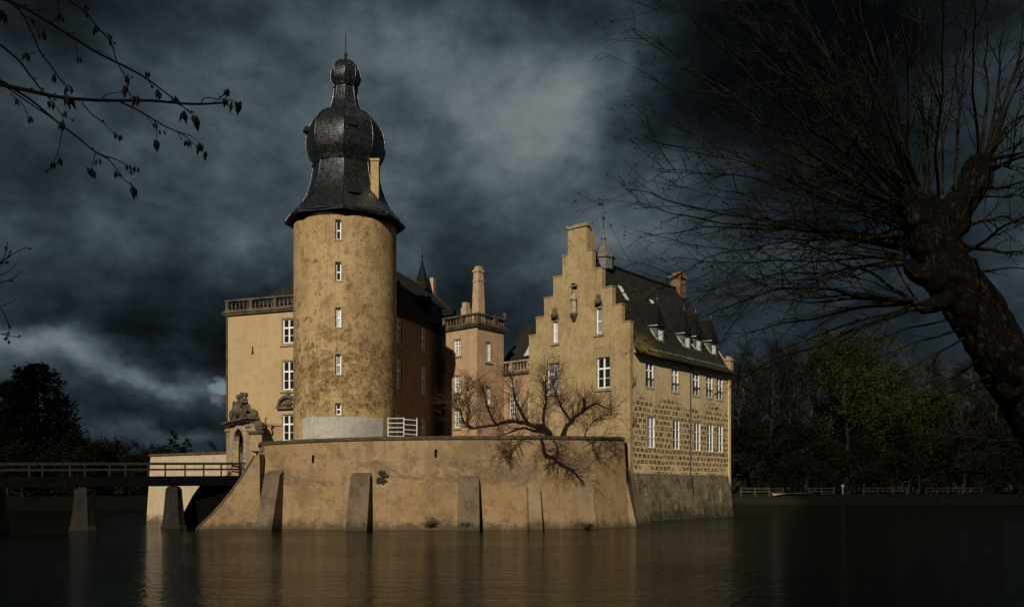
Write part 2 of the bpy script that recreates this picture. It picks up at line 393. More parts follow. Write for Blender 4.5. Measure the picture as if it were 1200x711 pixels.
def ground_mat():
    m, nt, bs = new_mat('rough_grass'); b = NB(nt); tc = coords(b)
    n1 = b.noise(tc['Object'], 0.25, 6, 0.65); n2 = b.noise(tc['Object'], 5, 6, 0.75)
    col = b.mix(b.mapr(n1, 0.4, 0.6), (0.018,0.017,0.008), (0.014,0.011,0.007))
    col = b.mix(b.mapr(n2, 0.4, 0.7), col, (0.012,0.012,0.006))
    b.link(col, bs.inputs['Base Color']); bs.inputs['Roughness'].default_value = 0.95; bs.inputs['Specular IOR Level'].default_value = 0.1
    b.bump(bs, n2, 1.0, 0.15)
    return m
M['ground'] = ground_mat()
M['court'] = simple('courtyard_gravel', (0.20,0.165,0.115), 0.95, 0.3, 1.5, 0.1)
M['path'] = simple('sand_path', (0.40,0.36,0.28), 0.95, 0.2, 1.0, 0.1)
M['hidden_dark'] = simple('shade_dark_masonry', (0.04,0.032,0.024), 0.95, 0.4, 2, 0.1)  # near-black stands for the shade in passage, loopholes and cavity; also eave trim
def water_mat():
    m, nt, bs = new_mat('moat_water'); b = NB(nt); tc = coords(b)
    bs.inputs['Base Color'].default_value = (0.0016,0.0014,0.0009,1); bs.inputs['Roughness'].default_value = 0.05
    bs.inputs['IOR'].default_value = 1.33; bs.inputs['Specular IOR Level'].default_value = 0.095; bs.inputs['Specular Tint'].default_value = (1.0,0.86,0.68,1)
    a = b.noise(b.scale(tc['Object'], (0.55,1.0,1)), 1.1, 3, 0.55, 0.6)
    c = b.noise(b.scale(tc['Object'], (1.0,1.6,1), (7,3,0)), 3.6, 3, 0.6, 0.3)
    d = b.noise(b.scale(tc['Object'], (0.05,0.09,1)), 1.0, 3, 0.5)
    h = b.math('ADD', a, b.math('MULTIPLY', c, 0.75))
    h = b.math('MULTIPLY', h, b.mapr(d, 0.3, 0.7, 0.55, 1.25))
    b.bump(bs, h, 1.0, 0.095)
    return m
M['water'] = water_mat()

# ------------------------------------------------------------------ camera
cam = bpy.data.cameras.new('camera'); camo = bpy.data.objects.new('camera', cam); COL.objects.link(camo)
camo.location = (0, 0, 3.0); camo.rotation_euler = (PI/2, 0, 0)
cam.sensor_width = 36; cam.lens = 30.0; cam.shift_y = 216.5/1200; cam.clip_start = 0.1; cam.clip_end = 9000
scene.camera = camo
def at(px, py, d):                     # a point seen at photo pixel (px, py) at depth d
    return Vector(((px-600)/1000*d, d, 3.0 + (572-py)/1000*d))

# ------------------------------------------------------------------ setting: terrain, water
MOAT = [(-88,7.5),(112,7.5),(112,165),(20,165),(-10,142),(-30,120),(-88,120)]
def sdist(x, y):
    inside = False; best = 1e9
    n = len(MOAT)
    for i in range(n):
        x1, y1 = MOAT[i]; x2, y2 = MOAT[(i+1) % n]
        if (y1 > y) != (y2 > y) and x < (x2-x1)*(y-y1)/(y2-y1)+x1: inside = not inside
        dx, dy = x2-x1, y2-y1
        t = max(0, min(1, ((x-x1)*dx+(y-y1)*dy)/(dx*dx+dy*dy)))
        best = min(best, math.hypot(x-x1-t*dx, y-y1-t*dy))
    return -best if inside else best
def ground_z(x, y):
    d = sdist(x, y) + noise.noise(Vector((x*0.12, y*0.12, 0)))*1.2
    top = 1.3 + (0.6 if y > 100 else 0.0) + 0.18*noise.noise(Vector((x*0.3, y*0.3, 3)))
    if max(abs(x), abs(y)) > 400: top = 1.6
    t = max(0, min(1, (d+2.0)/4.5)); t = t*t*(3-2*t)
    return -2.2 + (top+2.2)*t
gx = [-4000,-2000,-900,-400,-220,-150] + [-120+2.5*i for i in range(109)] + [180,240,400,900,2000,4000]
gy = [-2000,-600,-200,-80,-30] + [-12+2.5*i for i in range(86)] + [230,300,420,700,1200,2500,6000]
mb = MB(); ids = [[mb.vert((x, y, ground_z(x, y))) for x in gx] for y in gy]
for j in range(len(gy)-1):
    for i in range(len(gx)-1):
        mb.face((ids[j][i], ids[j][i+1], ids[j+1][i+1], ids[j+1][i]), None, True)
tag(mb.build('ground', M['ground']), 'dark grassy banks around the moat', kind='structure')
mb = MB(); mb.poly([(-130,2,0),(150,2,0),(150,175,0),(-130,175,0)])
tag(mb.build('water', M['water']), 'dark rippled moat water', kind='structure')
# path on the far bank
mb = MB(); prev = None
for i in range(25):
    x = 51 + i*0.62; t_ = i/24.0
    y0_, y1_ = 166.4 + 4.6*t_**1.5, 172.6 + 0.8*math.sin(i*0.3)
    row = [(x, y0_+(y1_-y0_)*k/5, ground_z(x, y0_+(y1_-y0_)*k/5)+0.10) for k in range(6)]
    if prev:
        for k in range(5): mb.poly([prev[k], row[k], row[k+1], prev[k+1]])
    prev = row
tag(mb.build('path', M['path']), 'pale sandy path on the far bank', kind='structure')

# ------------------------------------------------------------------ window builder
def frame_map(O, U, N):
    O = Vector(O); U = Vector(U); N = Vector(N)
    return lambda u, n, z: O + U*u + N*n + Vector((0,0,z))
def window(parent, f, u0, u1, z0, z1, style='cross', sur=0.15, pane='glass', depth=0.28, proud=0.035, sill=True):
    s = MB(); c = (u0+u1)/2
    if sur:
        s.obox(f, u0-sur, u0-0.002, -0.06, proud, z0, z1)
        s.obox(f, u1+0.002, u1+sur, -0.06, proud, z0, z1)
        s.obox(f, u0-sur, u1+sur, -0.06, proud+0.003, z1+0.002, z1+sur)
        s.obox(f, u0-sur, u1+sur, -0.06, proud+0.003, z0-sur, z0-0.002)
    else:
        s.obox(f, u0, u1, -0.2, 0.02, z0-0.05, z0-0.002)
    w = s.build('window', M['stone_trim'], parent)
    a, d = 0.10, -depth+0.12
    fr = MB(); g = 0.004
    fr.obox(f, u0+g, u0+a, d-0.06, d+0.02, z0+g, z1-g); fr.obox(f, u1-a, u1-g, d-0.06, d+0.02, z0+g, z1-g)
    fr.obox(f, u0+a, u1-a, d-0.06, d+0.018, z1-a, z1-g); fr.obox(f, u0+a, u1-a, d-0.06, d+0.018, z0+g, z0+a)
    def bar_v(u, t, za, zb): fr.obox(f, u-t, u+t, d-0.05, d+0.012, za, zb)
    def bar_h(z, t, ua, ub): fr.obox(f, ua, ub, d-0.05, d+0.009, z-t, z+t)
    H = z1-z0
    if style == 'cross':
        bar_v(c, 0.07, z0+a, z1-a); zt = z0+H*0.64; bar_h(zt, 0.07, u0+a, u1-a)
        bar_h(z0+H*0.32, 0.02, u0+a, u1-a)
    elif style == 'grid':
        bar_v(c, 0.055, z0+a, z1-a)
        for q in (0.2,0.4,0.8): bar_h(z0+H*q, 0.022, u0+a, u1-a)
        bar_h(z0+H*0.6, 0.05, u0+a, u1-a)
        for q in (0.25,0.75): bar_v(u0+(u1-u0)*q, 0.018, z0+a, z1-a)
    elif style == 'tall':
        bar_v(c, 0.05, z0+a, z1-a)
        for q in (0.33, 0.66): bar_h(z0+H*q, 0.035, u0+a, u1-a)
    elif style == 'slit':
        bar_h(z0+H*0.48, 0.05, u0+a, u1-a)
    elif style == 'two':
        bar_v(c, 0.04, z0+a, z1-a); bar_h(z0+H*0.5, 0.03, u0+a, u1-a)
    fr.build('frame', M['white'], w)
    p = MB()
    p.poly([f(u0,d-0.055,z0), f(u1,d-0.055,z0), f(u1,d-0.055,z1), f(u0,d-0.055,z1)])
    p.build('pane', M[pane], w)
    if sill:
        q = MB(); q.obox(f, u0-sur-0.06, u1+sur+0.06, -0.05, proud+0.10, z0-sur-0.12, z0-sur+0.001); q.build('sill', M['stone_trim'], w)
    return w

def balustrade(parent, f, u0, u1, z0, z1, step=0.42, mat='stone_dark', posts=True):
    m = MB()
    m.obox(f, u0, u1, -0.42, 0.16, z0, z0+0.16)
    m.obox(f, u0, u1, -0.38, 0.10, z1-0.16, z1)
    n = max(2, int((u1-u0)/step)); H = z1-z0-0.32
    for i in range(n):
        u = u0 + (i+0.5)*(u1-u0)/n
        if posts and i % 6 == 0:
            m.obox(f, u-0.17, u+0.17, -0.34, 0.06, z0+0.16, z1-0.16); continue
        c = f(u, -0.14, 0); zz = z0+0.16
        m.lathe([(0.085,zz),(0.085,zz+H*0.08),(0.06,zz+H*0.12),(0.115,zz+H*0.34),(0.05,zz+H*0.72),(0.05,zz+H*0.8),(0.085,zz+H*0.88),(0.085,zz+H)], c[0], c[1], 6, True, cap=False)
    return m.build('balustrade', M[mat], parent)

# ------------------------------------------------------------------ gabled house
A50 = math.atan2(0.766, 0.643)
house = thing('gabled_house', (10.49, 76, 0), 'ochre stone house with a stepped gable, steep dark roof and dormers rising from the water', 'house', A50)
HL, HW = 19.8, 11.5
HC = HW/2
gf = lambda u, n, z: Vector((-n, u, z))          # gable front: u = local y, outward -x
ff = lambda u, n, z: Vector((u, -n, z))          # long facade: u = local x, outward -y
main_g = [(2.08,3.53,12.15,14.95),(7.85,9.25,12.15,14.95)]
up_g = [(2.95,3.62,17.2,19.5),(8.0,8.6,16.9,18.9)]
niche = (5.72,6.38,19.3,21.9)
lowg = []
steps = [(HC+0.02,4.0,17.85),(4.9,17.85,19.5),(3.9,19.5,21.25),(2.8,21.25,23.1),(1.72,23.1,24.9),(1.07,24.9,27.3)]
front = MB(); body = MB()
for i, (hw, za, zb) in enumerate(steps):
    hs = [h for h in main_g+up_g+lowg+[niche] if h[2] >= za-1e-6 and h[3] <= zb+1e-6]
    pass
# the front as one sheet per horizontal band; bands split so that no opening crosses one
bands = []
for hw, za, zb in steps: bands.append((hw, za, zb))
allh = main_g+up_g+lowg+[niche]
def gable_band(mbx, hw, za, zb):
    hs = []
    for h in allh:
        c, d = max(h[2], za), min(h[3], zb)
        if d > c+1e-6: hs.append((h[0], h[1], c, d))
    # sheet without reveals (reveals added once below)
    U = sorted({HC-hw, HC+hw} | {q for h in hs for q in h[:2]})
    Z = sorted({za, zb} | {q for h in hs for q in h[2:]})
    for i in range(len(U)-1):
        for j in range(len(Z)-1):
            uc, zc = (U[i]+U[i+1])/2, (Z[j]+Z[j+1])/2
            if any(h[0] < uc < h[1] and h[2] < zc < h[3] for h in hs): continue
            mbx.poly([gf(U[i+1],0,Z[j]),gf(U[i],0,Z[j]),gf(U[i],0,Z[j+1]),gf(U[i+1],0,Z[j+1])], [(U[i+1],Z[j]),(U[i],Z[j]),(U[i],Z[j+1]),(U[i+1],Z[j+1])])
for hw, za, zb in bands: gable_band(front, hw, za, zb)
for a, b_, c, d in allh:
    for p, q in (((a,c),(b_,c)),((b_,c),(b_,d)),((b_,d),(a,d)),((a,d),(a,c))):
        front.poly([gf(p[0],0,p[1]),gf(q[0],0,q[1]),gf(q[0],-0.3,q[1]),gf(p[0],-0.3,p[1])])
# parapet: back sheet and stepped edges, 0.55 m thick
TH = 0.55
for i, (hw, za, zb) in enumerate(steps):
    zl = max(za, 12.0)
    front.poly([gf(HC-hw,-TH,zl),gf(HC+hw,-TH,zl),gf(HC+hw,-TH,zb),gf(HC-hw,-TH,zb)])
    for sgn in (-1, 1):
        u = HC+sgn*hw
        if i > 0: front.poly([gf(u,0,za),gf(u,-TH,za),gf(u,-TH,zb),gf(u,0,zb)])
        else: front.poly([gf(u,0,za),gf(u,-TH,za),gf(u,-TH,zb),gf(u,0,zb)])
        nx = steps[i+1][0] if i+1 < len(steps) else 0
        v = HC+sgn*nx
        front.poly([gf(u,0,zb),gf(v,0,zb),gf(v,-TH,zb),gf(u,-TH,zb)])
front.build('gable_wall', M['plaster_gable'], house)
cp = MB()
for i, (hw, za, zb) in enumerate(steps):
    nx = steps[i+1][0] if i+1 < len(steps) else 0
    for sgn in (-1, 1):
        if i == len(steps)-1:
            if sgn == 1:
                cp = MB(); cp.obox(gf, HC-hw-0.12, HC+hw+0.12, -TH-0.1, 0.12, zb+0.003, zb+0.3); cp.build('coping', M['copingtop'], house)
            continue
        a, c = HC+sgn*(nx+0.004), HC+sgn*(hw+0.05)
        cp = MB(); cp.obox(gf, min(a,c), max(a,c), -TH-0.05, 0.05, zb+0.003, zb+0.11); cp.build('coping', M['copingtop'], house)
# pinnacle shaft thickening into a chimney
pc = MB(); pc.box(0.552, 1.5, HC-0.98, HC+0.98, 22.5, 27.25); pc.build('chimney', M['plaster_gable'], house)
for h in main_g: window(house, lambda u,n,z: gf(u,n,z), *h, 'cross', 0.17, 'glass' if h[0] < 5 else 'glass_pale', 0.28)
for h in up_g:
    window(house, gf, *h, 'slit', 0.16, 'glass_white' if h[0] > 5 else 'glass_pale', 0.28)
    o = MB(); c = (h[0]+h[1])/2            # small carved shell and bust over the window
    o.obox(gf, c-0.45, c+0.45, -0.1, 0.12, h[3]+0.17, h[3]+0.28)
    o.lathe([(0.34,h[3]+0.3),(0.40,h[3]+0.6),(0.2,h[3]+0.85),(0.24,h[3]+1.05),(0.12,h[3]+1.25),(0.02,h[3]+1.3)], -0.1, c, 8)
    o.build('carved_finial', M['stone_dark'], house)
    o = MB(); o.obox(gf, c-0.6, c+0.6, -0.1, 0.05, h[2]-1.35, h[2]-1.22); o.build('string_course', M['stone_trim'], house)
# niche with statue
nb = MB(); a, b_, c, d = niche
nb.poly([gf(a,-0.29,c),gf(b_,-0.29,c),gf(b_,-0.29,d),gf(a,-0.29,d)])
nb.obox(gf, a-0.14, a-0.002, -0.05, 0.05, c, d); nb.obox(gf, b_+0.002, b_+0.14, -0.05, 0.05, c, d)
nb.obox(gf, a-0.2, b_+0.2, -0.05, 0.12, d+0.002, d+0.2)
nb.lathe([(0.0,d+0.65),(0.18,d+0.5),(0.34,d+0.2)], 0.0, (a+b_)/2, 8, cap=False)
ni = nb.build('niche', M['stone_trim'], house)
st = MB(); u = (a+b_)/2
st.lathe([(0.02,c-0.75),(0.16,c-0.65),(0.34,c-0.15),(0.42,c-0.05),(0.42,c+0.02)], -0.06, u, 8)
st.build('console', M['stone_dark'], ni)
st = MB()                                   # robed figure holding something to the chest
st.lathe([(0.25,c+0.02),(0.27,c+0.15),(0.22,c+0.8),(0.25,c+1.35),(0.27,c+1.62),(0.20,c+1.82),(0.08,c+1.9),(0.075,c+1.98)], -0.06, u, 10)
st.ball((-0.08, u, c+2.12), 0.12, 0.115, 0.155, 8, 6)
st.tube([(-0.06,u-0.26,c+1.65),(-0.2,u-0.28,c+1.3),(-0.34,u-0.06,c+1.25)], [0.08,0.075,0.05], 6)
st.tube([(-0.06,u+0.26,c+1.65),(-0.2,u+0.28,c+1.32),(-0.34,u+0.04,c+1.45)], [0.08,0.075,0.05], 6)
st.ball((-0.36, u+0.02, c+1.45), 0.1, 0.1, 0.16, 6, 5)
st.build('statue', M['stone_pale'], ni)
# long facade
fx_up = [3.4,8.1,12.35,15.2,17.5]; fx_lo = [3.65,8.35,12.6,15.4,17.6]
holes_f = [(x-0.70,x+0.70,12.25,14.75) for x in fx_up] + [(x-0.66,x+0.66,6.75,9.6) for x in fx_lo]
fm = MB(); skin(fm, ff, 0, HL, 4.3, 15.9, holes_f, 0.22)
fm.poly([(HL,0,4.3),(HL,HW,4.3),(HL,HW,15.9),(HL,0,15.9)]); fm.poly([(HL,0,15.9),(HL,HW,15.9),(HL,HC,24.9)])
fm.poly([(HL,HW,0),(0.6,HW,0),(0.6,HW,15.9),(HL,HW,15.9)])
fm.build('facade_wall', M['plaster_facade'], house)
for i, h in enumerate(holes_f):
    window(house, ff, *h, 'tall' if i >= 5 else 'cross', 0.13, 'glass' if i not in (1,5) else 'glass_pale', 0.17, 0.03, False)
for i, h in enumerate(holes_f[:5]):         # low iron guard across each upper window
    g = MB()
    for k in range(7):
        uu = h[0]+0.08+k*(h[1]-h[0]-0.16)/6
        g.obox(ff, uu-0.012, uu+0.012, 0.02, 0.045, h[2]+0.02, h[2]+0.85)
    g.obox(ff, h[0]-0.03, h[1]+0.03, 0.01, 0.06, h[2]+0.85, h[2]+0.9)
    g.build('window_guard', M['iron'], house)
# battered plinth
BAT = 0.42
def pf(u, n, z):
    k = max(0.0, (4.3-z)/4.3)
    return Vector((u, -n-BAT*k-0.04, z))
ph = [(2.2,2.6,1.9,3.3),(11.9,12.35,1.6,3.2),(17.0,17.4,1.7,3.1)]
pm = MB(); skin(pm, pf, -0.02, HL+0.02, -1.6, 4.3, ph, 0.45, 2.2, 0.8)
pm.poly([pf(-0.02,0,4.3),pf(HL+0.02,0,4.3),(HL+0.02,0.02,4.42),(-0.02,0.02,4.42)])
pm.poly([(HL+0.02,-BAT*1.37,-1.6),(HL+0.02,HW,-1.6),(HL+0.02,HW,4.3),(HL+0.02,-0.04,4.3)])
for h in ph: pm.poly([pf(h[0],-0.44,h[2]),pf(h[1],-0.44,h[2]),pf(h[1],-0.44,h[3]),pf(h[0],-0.44,h[3])])
pm.build('plinth', M['plinth_stone'], house)
# end pilaster buttress at the far corner and rainwater pipe
eb = MB(); eb.box(HL-0.3, HL+0.12, -0.12, 0.4, -1.2, 15.2); eb.build('corner_pilaster', M['plaster_facade'], house)
dp = MB(); dp.tube([ff(11.0,0.12,15.2), ff(11.0,0.12,4.6), ff(11.0,0.5,2.5)], 0.06, 6); dp.build('downpipe', M['iron'], house)
for (x, z) in ((0.6,12.5),(0.6,9.0)):
    g = MB(); g.tube([ff(x-0.1,0.05,z+0.5), ff(x,0.08,z), ff(x-0.25,0.05,z-0.45)], 0.045, 5); g.tube([ff(x+0.3,0.05,z+0.5), ff(x+0.25,0.08,z-0.3)], 0.04, 5)
    g.build('wall_anchor', M['iron'], house)
# roof: bell-cast profile, slightly sagging
prof = [(-0.62,15.25),(-0.1,15.75),(0.5,16.5),(1.2,17.6),(2.5,19.8),(4.1,22.4),(HC,24.95)]
rm = MB()
def roof_pt(x, y, z, side):
    yy = y if side < 0 else HW-y
    k = math.sin(PI*(x-0.55)/(HL-0.2))
    sag = -0.12*k*max(0, min(1, (z-15)/9)) + 0.05*noise.noise(Vector((x*0.5, yy*0.5, z*0.3)))
    return Vector((x, yy, z+sag))
NX = 40
for side in (-1, 1):
    dist = [0]
    for i in range(1, len(prof)): dist.append(dist[-1]+math.hypot(prof[i][0]-prof[i-1][0], prof[i][1]-prof[i-1][1]))
    g = [[rm.vert(roof_pt(0.56+(HL-0.2)*i/NX, y, z, side)) for i in range(NX+1)] for y, z in prof]
    for j in range(len(prof)-1):
        for i in range(NX):
            q = (g[j][i], g[j][i+1], g[j+1][i+1], g[j+1][i])
            uv = [(0.56+HL*i/NX,dist[j]),(0.56+HL*(i+1)/NX,dist[j]),(0.56+HL*(i+1)/NX,dist[j+1]),(0.56+HL*i/NX,dist[j+1])]
            if side > 0: q = q[::-1]; uv = uv[::-1]
            rm.face(q, uv, True)
    for i in range(NX):                    # eave soffit
        y, z = prof[0]
        a = roof_pt(0.56+(HL-0.2)*i/NX, y, z, side); c = roof_pt(0.56+(HL-0.2)*(i+1)/NX, y, z, side)
        dy = 0.8 if side < 0 else -0.8
        rm.poly([a, c, c+Vector((0,0,-0.12)), a+Vector((0,0,-0.12))])
        rm.poly([a+Vector((0,0,-0.12)), c+Vector((0,0,-0.12)), c+Vector((0,dy,-0.12)), a+Vector((0,dy,-0.12))])
# verge at the far end
vx = HL+0.36
rm.poly([(vx,-0.62,15.13)]+[tuple(roof_pt(vx,y,z,-1)) for y,z in prof]+[tuple(roof_pt(vx,y,z,1)) for y,z in prof[::-1]][1:]+[(vx,HW+0.62,15.13)])
roof = rm.build('roof', M['tiles'], house)
rg = MB()
rg.tube([roof_pt(0.56+(HL-0.2)*i/20, HC, 25.0, -1) for i in range(21)], 0.16, 6); rg.build('ridge_tiles', M['tiles_wing'], roof)
def roof_y(z):
    for i in range(len(prof)-1):
        if prof[i][1] <= z <= prof[i+1][1]:
            t = (z-prof[i][1])/(prof[i+1][1]-prof[i][1]); return prof[i][0]+t*(prof[i+1][0]-prof[i][0])
    return 0
def dormer(x, zb, w=0.68, h=1.35, tip=2.3):
    yb = roof_y(zb)-0.05
    d = MB(); y1 = roof_y(zb+h)+0.1; f = lambda u, n, z: Vector((x+u, yb-n, z))
    # cheeks and front posts
    d.poly([(x-w,yb,zb),(x-w,yb,zb+h),(x-w,y1,zb+h)]); d.poly([(x+w,yb,zb),(x+w,y1,zb+h),(x+w,yb,zb+h)])
    d.obox(f, -w, -w+0.2, -0.12, 0.02, zb-0.1, zb+h); d.obox(f, w-0.2, w, -0.12, 0.02, zb-0.1, zb+h)
    d.obox(f, -w, w, -0.12, 0.03, zb+h-0.12, zb+h+0.003); d.obox(f, -w, w, -0.12, 0.03, zb-0.14, zb)
    o = d.build('dormer', M['lead'], roof)
    wd = MB(); wd.poly([f(-w+0.2,-0.08,zb),f(w-0.2,-0.08,zb),f(w-0.2,-0.08,zb+h-0.12),f(-w+0.2,-0.08,zb+h-0.12)]); wd.build('shutter', M['white'], o)
    c = MB(); e = 0.22; zt = zb+h; yr = roof_y(zt+tip)+0.05; ap = (x, yb+0.35, zt+tip)
    A = (x-w-e, yb-e, zt-0.05); B = (x+w+e, yb-e, zt-0.05); C = (x+w+e*0.6, y1+0.5, zt-0.02); D = (x-w-e*0.6, y1+0.5, zt-0.02)
    rp = (x, max(yr, yb+0.5), zt+tip)
    c.poly([A,B,ap]); c.poly([B,C,rp,ap]); c.poly([D,A,ap,rp]); c.poly([A,D,C,B])
    c.build('dormer_roof', M['tiles_wing'], o)
    k = MB(); k.tube([ap, (ap[0],ap[1],ap[2]+0.75)], [0.035,0.015], 5); k.ball((ap[0],ap[1],ap[2]+0.3), 0.11, None, None, 6, 5); k.build('finial', M['lead'], o)
    t = MB(); t.tube([(x-w-e-0.02,yb-e,zt-0.05),(x-w-0.1,y1+0.2,zt+0.02)], 0.05, 4)
    t.tube([(x-w-0.04, yb-0.05, zb-0.02), (x-w-0.04, y1, zb+h)], 0.06, 4); t.build('flashing', M['white_dull'], o)
for args in ((6.9,17.2),(12.2,17.2),(14.6,17.2),(18.0,17.2)): dormer(*args)
for (x, z0_, ln) in ((4.3,20.9,1.5),(9.6,20.3,1.6)):
    s = MB()
    for dx in (0, 0.42):
        a = Vector((x+dx, roof_y(z0_)-0.1, z0_+0.06)); c = Vector((x+dx, roof_y(z0_+ln)-0.1, z0_+ln+0.06)); s.tube([a, c], 0.07, 4)
    s.poly([(x,roof_y(z0_)-0.06,z0_+0.04),(x+0.42,roof_y(z0_)-0.06,z0_+0.04),(x+0.42,roof_y(z0_+ln)-0.06,z0_+ln+0.04),(x,roof_y(z0_+ln)-0.06,z0_+ln+0.04)])
    s.build('skylight', M['white_dull'], roof)
# ridge turret with bulbous cap and weathervane
tu = MB(); tx = 4.4
tu.lathe([(1.0,24.2),(1.0,25.2),(1.15,25.3),(1.05,25.6),(0.75,26.0),(0.55,26.5),(0.3,26.85),(0.22,27.1),(0.3,27.3),(0.12,27.6),(0.05,28.2)], tx, HC, 8, False)
tt = tu.build('ridge_turret', M['lead'], roof)
tu = MB(); tu.tube([(tx,HC,27.9),(tx,HC,31.0)], [0.05,0.02], 5); tu.ball((tx,HC,29.3), 0.16, None, None, 8, 6)
tu.poly([(tx,HC,30.5),(tx-0.5,HC+0.3,30.35),(tx-0.55,HC+0.3,30.75),(tx,HC,30.8)]); tu.build('weathervane', M['iron'], tt)
ch = MB(); ch.box(HL-1.3,HL-0.1,HC-0.6,HC+0.6,23.5,26.1); ch.box(HL-1.42,HL+0.02,HC-0.72,HC+0.72,26.1,26.45); ch.box(HL-1.2,HL-0.2,HC-0.5,HC+0.5,26.45,26.8)
ch.build('chimney', M['brick'], house)
ch = MB(); ch.box(HL-0.35,HL+0.3,-0.3,0.4,15.2,16.6); ch.prism([(-0.4,16.6),(0.5,16.6),(0.05,17.1)], lambda y,z:(HL-0.45,y,z), lambda y,z:(HL+0.4,y,z)); ch.build('corner_turret', M['stone_trim'], house)

# ------------------------------------------------------------------ round tower
tower = thing('round_tower', (-14.43, 74, 0), 'tall round ochre tower with a black onion dome roof', 'tower')
TR = 4.37
def tf(u, n, z):                                # u = arc length measured from the side facing -y, to the right
    r = TR + n + 0.05*(26-z)/26 + 0.03*noise.noise(Vector((u*0.5, z*0.4, 5)))
    a = u/TR
    return Vector((r*math.sin(a), -r*math.cos(a), z))
ua = 0.25
tw = [(ua-0.23,ua+0.23,a,c) for a, c in ((23.3,24.9),(19.95,21.45),(16.15,17.75),(12.3,13.95),(9.0,9.95))]
ul = TR*R(-57)
tl = [(ul-0.12,ul+0.12,a,c) for a, c in ((23.2,24.3),(18.6,19.7),(14.2,15.2))]
m = MB(); skin(m, tf, -PI*TR, PI*TR, 3.0, 26.2, tw+tl, 0.4, 0.45, 0.9, True); m.build('wall', M['plaster_tower'], tower)
for i, h in enumerate(tw):
    window(tower, tf, *h, 'slit', 0.12, ['glass','glass','glass_white','glass_pale','glass'][i], 0.36, 0.05, False)
for h in tl:
    s = MB(); s.obox(tf, h[0]-0.1, h[1]+0.1, -0.4, -0.36, h[2]-0.05, h[3]+0.05); s.build('loophole', M['hidden_dark'], tower)
pp = MB(); 
def patch_top(u): return 8.85 + 0.05*noise.noise(Vector((u*2.0,0,0)))
K = 40; uA, uB = TR*R(-40), TR*R(55)
for i in range(K):
    u0, u1 = uA+(uB-uA)*i/K, uA+(uB-uA)*(i+1)/K
    a, b_ = patch_top(u0), patch_top(u1)
    pp.poly([tf(u0,0.06,4),tf(u1,0.06,4),tf(u1,0.06,b_),tf(u0,0.06,a)], None, True)
    pp.poly([tf(u0,0.06,a),tf(u1,0.06,b_),tf(u1,-0.05,b_),tf(u0,-0.05,a)])
for u in (uA, uB): pp.poly([tf(u,0.06,4),tf(u,-0.05,4),tf(u,-0.05,8.8),tf(u,0.06,8.8)])
pp.build('cement_patch', M['cement'], tower)
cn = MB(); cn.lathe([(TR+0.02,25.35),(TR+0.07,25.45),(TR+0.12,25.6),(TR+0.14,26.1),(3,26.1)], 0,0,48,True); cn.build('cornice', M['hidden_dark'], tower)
pxp = [(65,264),(64.2,261.5),(60,255),(53.5,247),(48,239),(44.2,230),(41.0,220),(38.8,210),(37.4,201),(37.4,196),(39.6,192),(42.4,187),(44.6,180),(45.3,171),(44.6,162),(42.2,153),(38.6,146.5),(33.5,141),(28,137.5),(22.5,134.5),(18.6,130),(16,123),(14.3,114.5),(13.2,106),(12.8,102.5),(14.8,99.5),(16.6,95),(17.3,89.5),(16.4,83.5),(13.5,78),(9,74),(4,71.5),(1.2,69),(0.9,60)]
prf = [(hw*0.074*(1.01+0.055*max(0,min(1,(y-238)/20))), 3+(572-y)*0.074) for hw, y in pxp]
rf = MB(); rot = R(-90+8)
for k in range(8):
    a0, a1 = rot+2*PI*k/8, rot+2*PI*(k+1)/8
    v = 0; rows = []
    for i, (r, z) in enumerate(prf):
        if i: v += math.hypot(r-prf[i-1][0], z-prf[i-1][1])
        mid_ = (a0+a1)/2
        rows.append(([rf.vert((r*math.cos(a)*q, r*math.sin(a)*q, z)) for a, q in ((a0,1),(mid_,0.948),(a1,1))], r, v))
    for i in range(len(rows)-1):
        (A, r0, v0), (B, r1, v1) = rows[i], rows[i+1]
        for s in range(2):
            w0, w1 = r0*0.39, r1*0.39
            o = k*3.1
            rf.face((A[s],A[s+1],B[s+1],B[s]), [(o+(s-1)*w0,v0),(o+s*w0,v0),(o+s*w1,v1),(o+(s-1)*w1,v1)], True)
b0 = prf[0]
rf.lathe([(b0[0],b0[1]),(b0[0]*0.995,b0[1]-0.14),(TR-0.2,b0[1]+0.35)], 0,0,8,False,rot,cap=False)
dome = rf.build('roof', M['slate_tower'], tower)
rs = MB()
for k in range(8):                               # lead rolls along the hips
    a = rot+2*PI*k/8
    rs.tube([(r*math.cos(a)*1.004, r*math.sin(a)*1.004, z) for r, z in prf[:-2]], 0.05, 4)
for rr, zz in ((37.6,197.5),(13.2,103.5)):
    rs.lathe([(rr*0.0747+0.02,3+(572-zz-1.2)*0.074),(rr*0.0747+0.1,3+(572-zz)*0.074),(rr*0.0747+0.02,3+(572-zz+1.2)*0.074)], 0,0,8,False,rot,cap=False)
rs.build('lead_rolls', M['slate_tower'], dome)
sp = MB(); zt = 3+(572-70)*0.074
sp.tube([(0,0,zt-0.2),(0,0,zt+0.8),(0,0,zt+2.45)], [0.13,0.075,0.03], 6); sp.ball((0,0,zt+0.45), 0.17, None, None, 8, 6); sp.build('finial', M['iron'], dome)
tc_ = MB(); tc_.box(2.52,3.2,-2.15,-1.4,24.6,30.55); tc_.box(2.45,3.27,-2.22,-1.33,30.553,30.75); tc_.build('chimney', M['plaster_tower'], tower)
